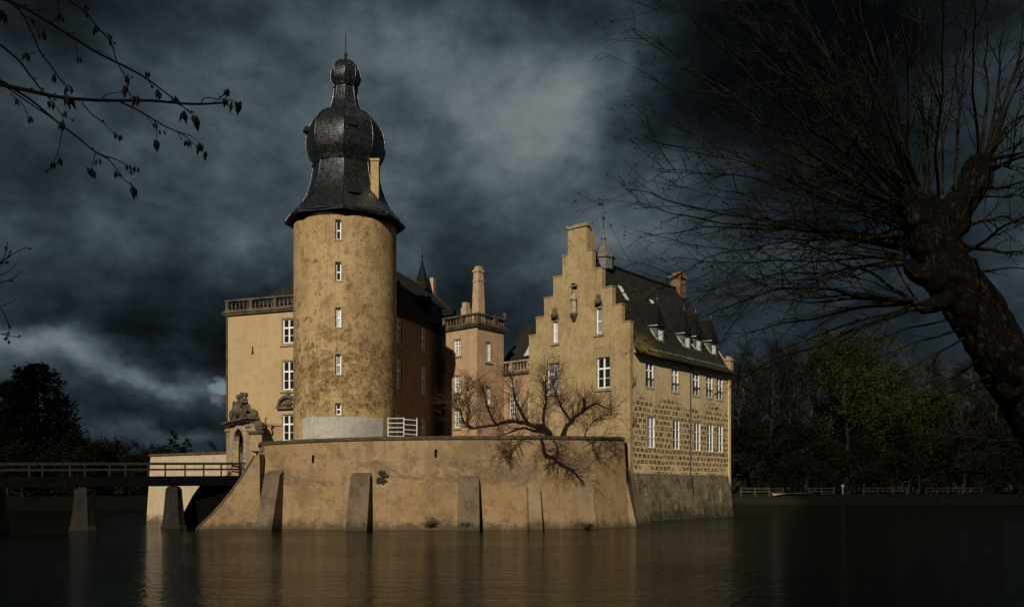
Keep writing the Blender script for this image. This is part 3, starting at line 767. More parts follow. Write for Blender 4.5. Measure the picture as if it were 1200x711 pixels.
for (x, y, z, s) in ((1.02,-2.9,33.2,0.42),(1.35,-3.35,27.4,0.5),(-3.25,-0.6,33.6,0.26)):   # little louvred hatches on the slates
    h = MB(); n = Vector((x,y,0)).normalized(); t = Vector((-n.y,n.x,0)); c = Vector((x,y,z))
    h.hexa([c-t*s-n*0.4, c+t*s-n*0.4, c+t*s+n*0.28, c-t*s+n*0.28, c-t*s-n*0.4+Vector((0,0,s*1.5)), c+t*s-n*0.4+Vector((0,0,s*1.5)), c+t*s*0.9+n*0.12+Vector((0,0,s*1.6)), c-t*s*0.9+n*0.12+Vector((0,0,s*1.6))])
    h.build('roof_hatch', M['tiles_wing'], dome)

# ------------------------------------------------------------------ main wing behind the tower
AW = math.atan2(-0.333, 0.943)
wing = thing('main_wing', (-14.4, 75, 0), 'three storey wing with a pale front and dark shaded side behind the round tower', 'building', AW)
wf = lambda u, n, z: Vector((u, -n, z))                 # front, u = local x from -12.9 to 0
ws = lambda u, n, z: Vector((n, u, z))                  # side, u = local y
WW, WLn = 12.9, 34.0
hf = [(-6.75,-5.5,16.1,18.3),(-6.75,-5.5,11.9,14.5),(-6.75,-5.5,7.3,9.65)]
m = MB(); skin(m, wf, -WW, 0, 3.0, 19.3, hf, 0.3)
m.poly([(-WW,WLn,3),(-WW,0,3),(-WW,0,19.3),(-WW,WLn,19.3)]); m.build('front_wall', M['plaster_wing'], wing)
hs = []
for y in (9.76,15.45,20.6,26):
    hs += [(y-0.62,y+0.62,17.35,19.7),(y-0.62,y+0.62,12.9,15.65),(y-0.62,y+0.62,8.0,10.2)]
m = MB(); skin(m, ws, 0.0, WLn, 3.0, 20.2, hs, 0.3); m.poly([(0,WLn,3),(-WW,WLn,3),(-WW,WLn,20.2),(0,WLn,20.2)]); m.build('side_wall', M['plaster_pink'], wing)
for h in hf: window(wing, wf, *h, 'cross', 0.16, 'glass', 0.26)
for h in hs: window(wing, ws, *h, 'cross', 0.16, 'glass_pale', 0.26)
c = MB(); c.obox(wf, -WW-0.2, 0, -0.6, 0.22, 19.0, 19.18); c.obox(wf, -WW-0.3, 0, -0.7, 0.32, 19.18, 19.32); c.build('cornice', M['stone_dark'], wing)
balustrade(wing, wf, -WW-0.1, 0.0, 19.33, 20.45)
balustrade(wing, lambda u,n,z: Vector((-WW-n, u, z)), 0.5, 12, 19.33, 20.45)
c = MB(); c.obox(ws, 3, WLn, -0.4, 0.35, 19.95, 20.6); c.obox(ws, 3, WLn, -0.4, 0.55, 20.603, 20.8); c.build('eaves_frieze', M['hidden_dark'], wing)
pd = MB(); uc, zb = -6.12, 10.15                      # carved arched pediment over the door window
pd.obox(wf, uc-1.15, uc+1.15, -0.05, 0.28, zb, zb+0.2)
arc = [(uc+1.1*math.cos(PI*i/12), zb+0.2+1.05*math.sin(PI*i/12)) for i in range(13)]
arci = [(uc+0.85*math.cos(PI*i/12), zb+0.2+0.8*math.sin(PI*i/12)) for i in range(13)]
for i in range(12):
    q = [arc[i],arc[i+1],arci[i+1],arci[i]]
    pd.hexa([wf(*(p[0],-0.05,p[1])) for p in q]+[wf(*(p[0],0.28,p[1])) for p in q])
pd.lathe([(0.0,zb+0.95),(0.3,zb+0.8),(0.42,zb+0.5),(0.3,zb+0.25)], uc, -0.02, 8)
for sx in (-0.62,0.62): pd.ball(wf(uc+sx,0.05,zb+0.42), 0.22, 0.14, 0.2, 7, 5)
pd.ball(wf(uc,0.1,zb+1.42), 0.2, 0.16, 0.24, 7, 5)
pd.build('pediment', M['stone_dark'], wing)
lo = MB(); lo.obox(wf, -10.05,-9.9,0.003,0.02,15.5,16.0); lo.obox(wf,-10.1,-9.85,0.003,0.015,15.3,15.5); lo.build('loophole', M['hidden_dark'], wing)
dpw = MB(); dpw.tube([wf(-WW+0.15,0.1,19),wf(-WW+0.15,0.1,6)],0.06,6); dpw.build('downpipe', M['stone_dark'], wing)
# hipped slate roof
r = MB(); x0, x1, y0, y1, ze, zr, xm = -WW+0.9, 0.6, 3.2, WLn+0.6, 20.55, 27.6, -6.15
ra, rb = (xm, y0+6.2, zr), (xm, y1-6.4, zr)
A,B,C,D = (x0,y0,ze),(x1,y0,ze),(x1,y1,ze),(x0,y1,ze)
sl = math.hypot(6.7, 7.05)
r.poly([A,B,ra],[(0,0),(12.6,0),(6.3,sl)]); r.poly([B,C,rb,ra],[(0,0),(31,0),(25,sl),(6,sl)])
r.poly([C,D,rb],[(0,0),(12.6,0),(6.3,sl)]); r.poly([D,A,ra,rb],[(0,0),(31,0),(25,sl),(6,sl)]); r.poly([D,C,B,A])
wroof = r.build('roof', M['tiles_wing'], wing)
q = MB(); q.tube([B, ra, rb, C], 0.13, 5); q.build('ridge_tiles', M['stone_dark'], wroof)
for y in (10.2, 17.5, 24):                            # small slate dormers on the shaded slope
    d = MB(); zz = 21.6; xx = x1-(zz-ze)/(zr-ze)*(x1-xm)+0.05
    d.hexa([(xx-1.3,y-0.55,zz),(xx,y-0.55,zz),(xx,y+0.55,zz),(xx-1.3,y+0.55,zz),(xx-1.3,y-0.55,zz+1.1),(xx,y-0.55,zz+1.1),(xx,y+0.55,zz+1.1),(xx-1.3,y+0.55,zz+1.1)])
    d.prism([(y-0.75,zz+1.1),(y+0.75,zz+1.1),(y,zz+2.0)], lambda a,b:(xx-2.0,a,b), lambda a,b:(xx+0.2,a,b)); d.build('dormer', M['tiles_wing'], wroof)
t = MB(); t.lathe([(1.0,25.6),(0.95,26.9),(1.15,27.0),(0.85,27.8),(0.5,29.0),(0.2,30.1),(0.05,30.7)], xm, 28.0, 8, False); t.tube([(xm,28,30.5),(xm,28,32.6)],[0.05,0.02],5); t.ball((xm,28,31.1),0.16,None,None,6,5); t.build('ridge_turret', M['tiles_wing'], wroof)
t = MB(); t.box(xm-0.45,xm+0.45,30.2,31.0,26,29); t.build('chimney', M['chimney'], wing)

# ------------------------------------------------------------------ small square tower
sq = thing('square_tower', (-3.6, 88, 0), 'slim square salmon tower topped by a dark balustrade and two chimneys', 'tower', A50)
SX, SY = 4.2, 4.65
sqL = lambda u, n, z: Vector((-n, SY-u, z)); sqR = lambda u, n, z: Vector((u, -n, z))
hL = [(SY-2.8-0.5,SY-2.8+0.5,17.0,18.65),(SY-2.8-0.5,SY-2.8+0.5,13.15,14.85),(SY-2.8-0.5,SY-2.8+0.5,9.4,11.25)]
hR = [(1.3,2.1,16.3,18.3),(1.3,2.1,11.8,13.6)]
m = MB(); skin(m, sqL, 0, SY, 4, 19.9, hL, 0.28); skin(m, sqR, 0, SX, 4, 19.9, hR, 0.28)
m.poly([(SX,0,4),(SX,SY,4),(SX,SY,19.9),(SX,0,19.9)]); m.poly([(SX,SY,4),(0,SY,4),(0,SY,19.9),(SX,SY,19.9)]); m.poly([(0,0,19.9),(SX,0,19.9),(SX,SY,19.9),(0,SY,19.9)])
m.build('wall', M['plaster_court'], sq)
for h in hL: window(sq, sqL, *h, 'grid', 0.13, 'glass', 0.26)
for h in hR: window(sq, sqR, *h, 'two', 0.12, 'glass_pale', 0.26)
c = MB(); c.box(-0.25,SX+0.25,-0.25,SY+0.25,19.7,19.88); c.box(-0.34,SX+0.34,-0.34,SY+0.34,19.88,20.02); c.build('cornice', M['stone_dark'], sq)
balustrade(sq, lambda u,n,z: Vector((-n-0.1, SY-u, z)), -0.25, SY+0.25, 20.03, 21.1, 0.4); balustrade(sq, lambda u,n,z: Vector((u, -n-0.1, z)), -0.1, SX+0.25, 20.035, 21.105, 0.4)
balustrade(sq, lambda u,n,z: Vector((SX+0.1+n, u, z)), 0.1, SY-0.1, 20.03, 21.1, 0.4)
o = MB(); o.ball((SX+0.1,-0.1,21.45),0.24,None,0.3,8,6); o.lathe([(0.2,21.08),(0.12,21.2)],SX+0.1,-0.1,8); o.build('finial', M['stone_dark'], sq)
o = MB(); cx, cy = 2.3, 1.9
o.hexa([(cx-0.6,cy-0.5,19.9),(cx+0.6,cy-0.5,19.9),(cx+0.6,cy+0.5,19.9),(cx-0.6,cy+0.5,19.9),(cx-0.38,cy-0.36,26.0),(cx+0.38,cy-0.36,26.0),(cx+0.38,cy+0.36,26.0),(cx-0.38,cy+0.36,26.0)])
o.box(cx-0.45,cx+0.45,cy-0.43,cy+0.43,25.0,25.15); o.box(cx-0.46,cx+0.46,cy-0.44,cy+0.44,26.003,26.25); o.box(cx-0.3,cx+0.3,cy-0.3,cy+0.3,26.253,26.6); o.build('chimney', M['chimney'], sq)
o = MB(); cx, cy = 1.9, 3.35; o.box(cx-0.42,cx+0.42,cy-0.36,cy+0.36,19.9,22.3); o.box(cx-0.3,cx+0.3,cy-0.28,cy+0.28,22.303,22.9); o.build('chimney', M['chimney'], sq)

# ------------------------------------------------------------------ connecting wing between square tower and gabled house
cw = thing('connecting_wing', (3.2, 87.9, 0), 'low wing with a tracery window and balustrade between square tower and gabled house', 'building', A50)
CL = 7.0
cf = lambda u, n, z: Vector((-n, CL-u, z))
hc = [(CL-4.55,CL-3.35,10.6,13.0),(CL-4.2,CL-2.9,6.9,8.6),(CL-2.0,CL-0.9,10.6,13.0)]
m = MB(); skin(m, cf, 0, CL, 4, 15.3, hc, 0.28); m.poly([(0,0,4),(9,0,4),(9,0,15.3),(0,0,15.3)]); m.build('wall', M['plaster_court'], cw)
for h in hc: window(cw, cf, *h, 'grid', 0.14, 'glass', 0.26)
o = MB()                                             # pointed tracery heads over the courtyard windows
for h in (hc[0], hc[2]):
    w_ = (h[1]-h[0])/2; cc = (h[0]+h[1])/2
    for sgn in (-1,1):
        o.tube([cf(cc+sgn*w_,0.06,13.05), cf(cc+sgn*w_*0.8,0.06,13.55), cf(cc,0.06,14.0)], 0.09, 5)
o.build('tracery', M['white_dull'], cw)
c = MB(); c.obox(cf, 0, CL, -0.4, 0.25, 15.05, 15.3); c.build('cornice', M['stone_dark'], cw)
balustrade(cw, cf, 0, CL, 15.31, 16.5, 0.4, 'stone_trim')
r = MB(); r.poly([(1.2,-0.5,15.4),(1.2,CL+0.8,15.4),(6.5,CL+0.8,21.5),(6.5,-0.5,21.5)],[(0,0),(8,0),(8,8),(0,8)]); r.poly([(12,-0.5,15.4),(6.5,-0.5,21.5),(6.5,CL+0.8,21.5),(12,CL+0.8,15.4)],[(0,0),(0,8),(8,8),(8,0)])
cr = r.build('roof', M['tiles_wing'], cw)
d = MB(); yy = 3.1; d.box(1.7,2.6,yy-0.55,yy+0.55,16.3,17.2); d.build('dormer', M['tiles_wing'], cr).parent = cr
d = MB(); d.prism([(yy-0.8,17.2),(yy+0.8,17.2),(yy,18.3)], lambda a,b:(1.6,a,b), lambda a,b:(3.9,a,b)); d.build('dormer_roof', M['white_dull'], cr)

# ------------------------------------------------------------------ terrace fill
court = MB()
poly = [(-19.3,65.6),(-15,64.4),(-10.5,63.8),(-6,63.5),(-2.5,63.5),(1.2,64),(3.8,65),(6.0,66),(8.3,68.2),(9.6,76),(12,79),(20,90),(10,112),(-20,118),(-38,104),(-33,79.5),(-24,73),(-20.6,67.5)]
court.prism(poly, lambda x,y:(x,y,-1.5), lambda x,y:(x,y,5.9))
tag(court.build('courtyard_ground', M['court']), 'gravel courtyard raised above the moat', kind='structure')

# ------------------------------------------------------------------ rampart wall in front
ramp = thing('rampart_wall', (-5, 62, 0), 'long curved buttressed rampart wall standing in the moat below the castle', 'wall')
RO = Vector((-5, 62, 0))
key = [(-20.3,66.6,6.2),(-19.2,63.6,6.26),(-15.0,62.6,6.42),(-10.5,62.0,6.53),(-6.2,61.75,6.58),(-2.5,61.8,6.6),(1.25,62.3,6.64),(3.85,63.2,6.68),(6.5,64.7,6.74),(9.2,66.9,6.82)]
def cat(p0,p1,p2,p3,t):
    return 0.5*((2*p1)+(p2-p0)*t+(2*p0-5*p1+4*p2-p3)*t*t+(3*p1-p0-3*p2+p3)*t**3)
RP = [Vector(key[0])]
for i in range(1, 6): RP.append(Vector(key[0]).lerp(Vector(key[1]), i/5))
for i in range(1, len(key)-1):
    p1, p2 = Vector(key[i]), Vector(key[i+1]); p0 = Vector(key[i-1]) if i > 1 else p1-(p2-p1); p3 = Vector(key[min(i+2,len(key)-1)])
    for k in range(1, 9): RP.append(cat(p0,p1,p2,p3,k/8))
RS = [0.0]
for i in range(1, len(RP)): RS.append(RS[-1]+math.hypot(RP[i].x-RP[i-1].x, RP[i].y-RP[i-1].y))
def rpath(s):
    s = max(0, min(RS[-1]-1e-6, s))
    for i in range(len(RS)-1):
        if RS[i] <= s <= RS[i+1]:
            t = (s-RS[i])/(RS[i+1]-RS[i]); p = RP[i].lerp(RP[i+1], t)
            break
    a = RP[max(i-1, 0 if i < 5 else 5)]; c_ = RP[min(i+2, 5 if i < 5 else len(RP)-1)]
    tg = Vector((c_.x-a.x, c_.y-a.y, 0)).normalized()
    return p, Vector((tg.y, -tg.x, 0))
def rmap(s, n, z):
    p, N = rpath(s)
    w = 0.05*noise.noise(Vector((s*0.35, z*0.4, 1)))
    q = Vector((p.x, p.y, 0)) + N*(n + w - 0.085*z) - RO
    return Vector((q.x, q.y, z))
def s_at_px(px):
    best = min(range(5, len(RP)), key=lambda i: abs(600+1000*RP[i].x/RP[i].y-px)); 
    i = best
    for j in (i-1, i):
        if 5 <= j < len(RP)-1:
            a, c_ = 600+1000*RP[j].x/RP[j].y, 600+1000*RP[j+1].x/RP[j+1].y
            if a <= px <= c_: return RS[j]+(RS[j+1]-RS[j])*(px-a)/(c_-a)
    return RS[i]
m = MB(); S = RS[-1]; nS = 130
sl_ = [s_at_px(p) for p in (364, 510, 436)]
rh = [(sl_[0]-0.1,sl_[0]+0.1,5.0,5.6),(sl_[1]-0.1,sl_[1]+0.1,5.25,5.85)]
# sheet: height follows the coping
def rsheet(u, n, z):
    p, _ = rpath(u); zz = z if z <= 0 else z*(p.z/6.6)
    return rmap(u, n, zz)
skin(m, rsheet, 0, S, -1.5, 6.6, rh, 0.5, 0.45, 0.9, True)
m.build('wall', M['plaster_rampart'], ramp)
for h in rh:
    q = MB(); q.obox(rmap, h[0]-0.02, h[1]+0.02, -0.5, -0.4, h[2]-0.1, h[3]+0.1); q.build('loophole', M['hidden_dark'], ramp)
cpm = MB(); prev = None
for i in range(nS+1):
    s = S*i/nS; p, N = rpath(s); jit = 0.03*noise.noise(Vector((s*1.5,0,2)))
    ring = [rmap(s, 0.12+jit, p.z), rmap(s, 0.14, p.z+0.16+jit), rmap(s, -0.25, p.z+0.26+jit), rmap(s, -0.85, p.z+0.18), rmap(s, -0.85, 5.0)]
    if prev:
        for k in range(4): cpm.poly([prev[k], ring[k], ring[k+1], prev[k+1]], None, False)
        cpm.poly([prev[0], ring[0], rmap(s, -0.1, p.z-0.0), rmap(S*(i-1)/nS, -0.1, p.z)])
    prev = ring
cpm.build('coping', M['coping'], ramp)
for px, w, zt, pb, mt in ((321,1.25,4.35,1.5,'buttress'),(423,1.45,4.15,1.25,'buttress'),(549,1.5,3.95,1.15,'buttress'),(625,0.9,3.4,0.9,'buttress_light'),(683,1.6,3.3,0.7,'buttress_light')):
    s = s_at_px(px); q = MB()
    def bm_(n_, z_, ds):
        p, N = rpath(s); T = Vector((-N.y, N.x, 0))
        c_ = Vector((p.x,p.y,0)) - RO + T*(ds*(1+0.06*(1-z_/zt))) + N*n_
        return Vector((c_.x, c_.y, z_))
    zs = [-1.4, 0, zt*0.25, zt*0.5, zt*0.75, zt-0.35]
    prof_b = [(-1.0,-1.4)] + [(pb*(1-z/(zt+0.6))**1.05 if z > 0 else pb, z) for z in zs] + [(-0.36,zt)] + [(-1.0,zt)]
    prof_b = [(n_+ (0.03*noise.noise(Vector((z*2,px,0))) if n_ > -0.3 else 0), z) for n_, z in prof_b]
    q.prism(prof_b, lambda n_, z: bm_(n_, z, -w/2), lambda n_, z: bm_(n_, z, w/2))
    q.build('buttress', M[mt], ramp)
# flared fin at the left end, in front of the bridge end
q = MB(); fd = 63.2
fin = [(305,532),(299,535),(292,547),(284,560),(273,575),(261,590),(247,605),(236,615),(229,622),(224,645),(305,645)]
fin = [((px-600)/1000*fd, 3+(572-py)/1000*fd) for px, py in fin]
q.prism(fin, lambda x,z: (x-RO.x, fd-RO.y-0.15*(z/4), z), lambda x,z: (x-RO.x+0.25, fd+2.0-RO.y, z))
q.build('buttress', M['plaster_rampart'], ramp)
q = MB(); e = fin[1:9]                                 # weathered cap along the fin slope
for i in range(len(e)-1):
    (xa,za),(xb,zb_) = e[i], e[i+1]
    y0_, y1_ = fd-RO.y-0.06, fd-RO.y+2.06
    up = 0.09
    q.hexa([(xa-RO.x,y0_-0.15*(za/4),za+0.01),(xb-RO.x,y0_-0.15*(zb_/4),zb_+0.01),(xb-RO.x,y1_,zb_+0.01),(xa-RO.x,y1_,za+0.01),(xa-RO.x-up,y0_-0.15*(za/4),za+up),(xb-RO.x-up,y0_-0.15*(zb_/4),zb_+up),(xb-RO.x-up,y1_,zb_+up),(xa-RO.x-up,y1_,za+up)])
q.build('buttress_cap', M['buttress'], ramp)
# the wall turns back to the house behind its right end; a long sloping foot buries the joint
e0 = Vector((9.2,66.9,0))-RO; e1 = Vector((10.3,75.8,0))-RO
q = MB(); zt = 4.75
def ft(p, n_, z): return Vector((p.x+n_, p.y-0.12*n_, z))
A0, A1 = e0+Vector((-0.55,0.5,0)), e1
q.hexa([(A0.x-0.6,A0.y,-1.4),(e0.x+0.9,e0.y-0.15,-1.4),(e1.x+2.6,e1.y-0.6,-1.4),(A1.x-0.6,A1.y,-1.4),(A0.x-0.6,A0.y,zt),(A0.x+0.1,A0.y,zt),(A1.x+0.1,A1.y,zt),(A1.x-0.6,A1.y,zt)])
q.build('buttress', M['buttress_light'], ramp)
q = MB(); q.hexa([(A0.x-0.9,A0.y,zt),(A0.x-0.03,A0.y+0.02,zt),(A1.x-0.03,A1.y,zt),(A1.x-0.9,A1.y,zt),(A0.x-0.9,A0.y,6.8),(A0.x-0.04,A0.y+0.02,6.8),(A1.x-0.04,A1.y,7.0),(A1.x-0.9,A1.y,7.0)])
q.build('return_wall', M['plaster_rampart'], ramp)
# hole in the plaster with a shrub growing out, iron bracket
s = s_at_px(447); q = MB()
rng = random.Random(5)
for k in range(9):
    p = rmap(s+rng.uniform(-0.3,0.3), 0.02, 3.75+rng.uniform(-0.35,0.4)); q.ball(p, rng.uniform(0.12,0.28), 0.1, rng.uniform(0.12,0.28), 7, 5)
q.build('wall_cavity', M['hidden_dark'], ramp)
s = s_at_px(304); q = MB()
q.tube([rmap(s,0.02,4.4),rmap(s,0.25,3.6),rmap(s,0.1,3.0)],0.05,5); q.tube([rmap(s-0.1,0.1,3.6),rmap(s+0.35,0.3,3.2),rmap(s+0.35,0.3,2.8)],0.07,5); q.build('iron_bracket', M['iron'], ramp)

# ------------------------------------------------------------------ bastion wall on the left
bast = thing('bastion_wall', (-23.6, 71.6, 0), 'plain pale wall rising from the moat beyond the bridge', 'wall')
BO = Vector((-23.6,71.6,0)); bd = (Vector((-33.5,78.2,0))-BO); bl = bd.length; bd.normalize(); bn = Vector((bd.y*-1, bd.x, 0))
if bn.y > 0: bn = -bn
bfm = lambda u, n, z: bd*u + bn*(n-0.07*z) + Vector((0,0,z))
m = MB(); skin(m, bfm, -0.2, bl, -1.5, 5.95, [], 0.3, 0.6, 0.8, True)
b2 = lambda u, n, z: bd*(bl-0.02+0.25-0.055*z*0) + Vector((0.25,0.95,0)).normalized()*u + Vector((0,0,z))
m.poly([bfm(bl,0,-1.5), bfm(bl,-6,-1.5)+Vector((-6,9,0)), bfm(bl,-6,5.95)+Vector((-6,9,0)), bfm(bl,0,5.95)])
m.build('wall', M['plaster_bastion'], bast)
m = MB(); m.obox(bfm, -0.2, bl+0.12, -0.7, 0.1, 5.95, 6.15); m.build('coping', M['coping'], bast)

# ------------------------------------------------------------------ gate portal
AP = math.atan2(-0.837, 0.547)
gate = thing('gate_portal', (-23.8, 71.5, 0), 'carved stone gateway with a round arch and scrolled top at the bridge end', 'gate', AP)
gm = lambda u, n, z: Vector((u, -n, z))
GU, uc, hw_, zsp, ztop, th = 6.6, 3.25, 1.6, 6.2, 8.2, 0.42
m = MB()
cols = sorted(set([0.0, uc-hw_, uc+hw_, GU] + [uc-hw_+2*hw_*i/20 for i in range(21)]))
def arch_z(u): 
    t = (u-uc)/hw_
    return zsp + hw_*math.sqrt(max(0, 1-t*t)) if abs(t) <= 1 else None
for i in range(len(cols)-1):
    a, c_ = cols[i], cols[i+1]
    if c_ <= uc-hw_+1e-6 or a >= uc+hw_-1e-6: za = zc = 2.5
    else: za, zc = arch_z(a), arch_z(c_)
    for n_ in (0, -th):
        m.poly([gm(a,n_,za), gm(c_,n_,zc), gm(c_,n_,ztop), gm(a,n_,ztop)])
    if za != 2.5 or zc != 2.5: m.poly([gm(a,0,za), gm(c_,0,zc), gm(c_,-th,zc), gm(a,-th,za)])
for u in (uc-hw_, uc+hw_): m.poly([gm(u,0,2.5), gm(u,-th,2.5), gm(u,-th,zsp), gm(u,0,zsp)])
for u in (0, GU): m.poly([gm(u,0,2.5), gm(u,-th,2.5), gm(u,-th,ztop), gm(u,0,ztop)])
m.poly([gm(0,0,ztop),gm(GU,0,ztop),gm(GU,-th,ztop),gm(0,-th,ztop)])
m.build('wall', M['plaster_wing'], gate)
m = MB()                                              # passage behind the arch: lining coloured dark as its shade, inside plastered walls
I0, I1 = uc-hw_-0.06, uc+hw_+0.06
for u in (I0, I1): m.poly([gm(u,-th-0.01,3.0),gm(u,-2.6,3.0),gm(u,-2.6,7.95),gm(u,-th-0.01,7.95)])
m.poly([gm(I0,-2.6,3.0),gm(I1,-2.6,3.0),gm(I1,-2.6,7.95),gm(I0,-2.6,7.95)]); m.poly([gm(I0,-th-0.01,7.95),gm(I1,-th-0.01,7.95),gm(I1,-2.6,7.95),gm(I0,-2.6,7.95)])
m.poly([gm(I0,-th-0.01,7.95),gm(I1,-th-0.01,7.95),gm(I1,-th-0.01,7.7),gm(I0,-th-0.01,7.7)])
m.build('passage_shade_lining', M['hidden_dark'], gate)
m = MB(); m.obox(gm, 0.5, I0-0.02, -2.7, -th-0.004, 3.0, 7.9); m.obox(gm, I1+0.02, GU-0.5, -2.7, -th-0.004, 3.0, 7.9); m.obox(gm, 0.5, GU-0.5, -2.7, -th-0.004, 7.97, 8.15); m.obox(gm, I0, I1, -2.75, -2.62, 3.0, 7.9)
m.build('passage', M['plaster_wing'], gate)
m = MB(); m.obox(gm, uc+hw_-1.0, uc+hw_-0.05, -0.75, -0.65, 3.9, 6.9); m.build('door', M['oak'], gate)
m = MB()
for i in range(13):                                   # voussoirs
    a0, a1 = PI*i/13, PI*(i+1)/13; e_ = 0.012; k = 0.12 if i == 6 else 0.07
    q4 = [(uc+rr*math.cos(a), zsp+rr*math.sin(a)) for rr, a in ((hw_+0.003,a0+e_),(hw_+0.45+(0.15 if i == 6 else 0),a0+e_),(hw_+0.45+(0.15 if i == 6 else 0),a1-e_),(hw_+0.003,a1-e_))]
    m.hexa([gm(u,-0.04,z) for u,z in q4]+[gm(u,k,z) for u,z in q4])
for sgn in (-1,1):
    u = uc+sgn*(hw_+0.23)
    for k in range(5): m.obox(gm, u-0.22, u+0.22, -0.04, 0.07 if k % 2 else 0.1, 3.9+k*0.46, 4.34+k*0.46)
m.build('arch_surround', M['stone_pale'], gate)
for u in (0.45, GU-0.45):                             # pilasters
    m = MB(); m.obox(gm, u-0.38, u+0.38, -0.05, 0.16, 3.5, 7.75); m.obox(gm, u-0.48, u+0.48, -0.05, 0.26, 7.75, 7.95); m.obox(gm, u-0.48, u+0.48, -0.05, 0.26, 3.6, 4.1); m.build('pilaster', M['stone_trim'], gate)
m = MB()
m.obox(gm, -0.15, GU+0.15, -th-0.1, 0.3, 8.2+0.003, 8.35); m.obox(gm, -0.3, GU+0.3, -th-0.2, 0.45, 8.353, 8.52); m.build('cornice', M['stone_dark'], gate)
m = MB()                                              # scrolled top piece with ball finials
top = [(0.8,8.52),(5.8,8.52),(5.5,8.9),(4.9,9.1),(4.6,9.6),(4.1,9.75),(3.75,10.05),(2.85,10.05),(2.5,9.75),(2.0,9.6),(1.7,9.1),(1.1,8.9)]
m.prism(top, lambda u,z: gm(u,0.05,z), lambda u,z: gm(u,-0.55,z))
def scroll(u, z, r):
    pts = [(u+r*(1-k/22)*math.cos(k*0.62), z+r*(1-k/22)*math.sin(k*0.62)) for k in range(19)]
    m.tube([gm(a,0.1,c) for a,c in pts], 0.095, 5)
scroll(1.3,8.98,0.42); scroll(5.3,8.98,0.42); scroll(2.3,9.75,0.34); scroll(4.3,9.75,0.34)
for u, z in ((0.35,8.55),(6.25,8.55),(2.3,10.0),(4.3,10.0),(3.3,10.1)):
    p = gm(u,-0.25,0); m.lathe([(0.22,z),(0.12,z+0.15),(0.12,z+0.25)], p[0], p[1], 8); m.ball((p[0],p[1],z+0.46), 0.21, None, None, 10, 7)
m.lathe([(0.02,8.7),(0.5,8.9),(0.62,9.3),(0.45,9.7),(0.05,9.85)], uc+0.05, 0.02, 10)
m.build('pediment', M['stone_dark'], gate)

# pier with carved beast beside the gate
pier = thing('gate_pier', (-19.75, 66.3, 0), 'square stone pier carrying a worn carved beast right of the gateway', 'pier')
m = MB(); m.box(-0.42,0.42,-0.42,0.42,5.9,7.2); m.build('shaft', M['stone_trim'], pier)
m = MB(); m.box(-0.55,0.55,-0.55,0.55,7.203,7.32); m.box(-0.65,0.65,-0.65,0.65,7.323,7.45); m.build('capital', M['stone_dark'], pier)
m = MB()                                              # seated lion holding a shield
m.ball((0.08,0,7.85),0.42,0.3,0.42,10,8); m.ball((-0.1,0,8.25),0.3,0.28,0.42,10,8); m.ball((-0.2,-0.02,8.72),0.27,0.27,0.29,10,8); m.ball((-0.43,-0.02,8.66),0.15,0.15,0.13,8,6)
for sy in (-0.19,0.19):
    m.tube([(-0.12,sy,8.3),(-0.38,sy,8.0),(-0.42,sy,7.55)],[0.12,0.1,0.09],6); m.ball((-0.48,sy,7.53),0.13,0.1,0.09,6,5); m.ball((0.2,sy*1.2,7.62),0.3,0.14,0.18,8,6); m.ball((-0.12,sy,8.98),0.07,0.05,0.1,6,5)
m.tube([(0.4,0,7.6),(0.62,0.05,7.9),(0.55,0.05,8.3),(0.66,0.05,8.5)],[0.07,0.06,0.05,0.1],6)
m.build('carved_beast', M['stone_dark'], pier)
m = MB(); m.box(-0.05,0.05,-0.05,0.05,0,0); 

# ------------------------------------------------------------------ bridge
AB = math.atan2(-0.37, -0.93)
brg = thing('footbridge', (-21.6, 68.6, 0), 'dark timber footbridge on stone piers leading to the castle gate', 'bridge', AB)
BLn = 66.0; hwb = 1.75
dz = lambda s: 4.0 - 0.012*s
bfn = lambda s, y, z: Vector((s, y, z+dz(s)))          # local x runs away from the gate; +y is the near side (towards the camera)
def bbox(mb_, s0, s1, y0, y1, z0, z1):
    mb_.hexa([bfn(s0,y0,z0),bfn(s1,y0,z0),bfn(s1,y1,z0),bfn(s0,y1,z0),bfn(s0,y0,z1),bfn(s1,y0,z1),bfn(s1,y1,z1),bfn(s0,y1,z1)])
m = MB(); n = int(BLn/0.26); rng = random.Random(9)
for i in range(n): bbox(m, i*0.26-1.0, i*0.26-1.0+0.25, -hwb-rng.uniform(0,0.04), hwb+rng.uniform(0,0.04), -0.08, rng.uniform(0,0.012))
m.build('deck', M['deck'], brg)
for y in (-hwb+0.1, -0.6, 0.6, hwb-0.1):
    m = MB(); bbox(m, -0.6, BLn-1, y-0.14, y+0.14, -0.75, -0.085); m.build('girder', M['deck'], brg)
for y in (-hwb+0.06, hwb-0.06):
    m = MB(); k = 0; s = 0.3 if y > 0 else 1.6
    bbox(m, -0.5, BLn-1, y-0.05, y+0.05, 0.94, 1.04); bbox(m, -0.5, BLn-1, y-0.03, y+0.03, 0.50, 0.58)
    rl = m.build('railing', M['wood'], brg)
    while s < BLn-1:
        q = MB(); bbox(q, s-0.06, s+0.06, y-0.062, y+0.062, -0.3, 1.06); q.build('post', M['wood'], rl); s += 2.75
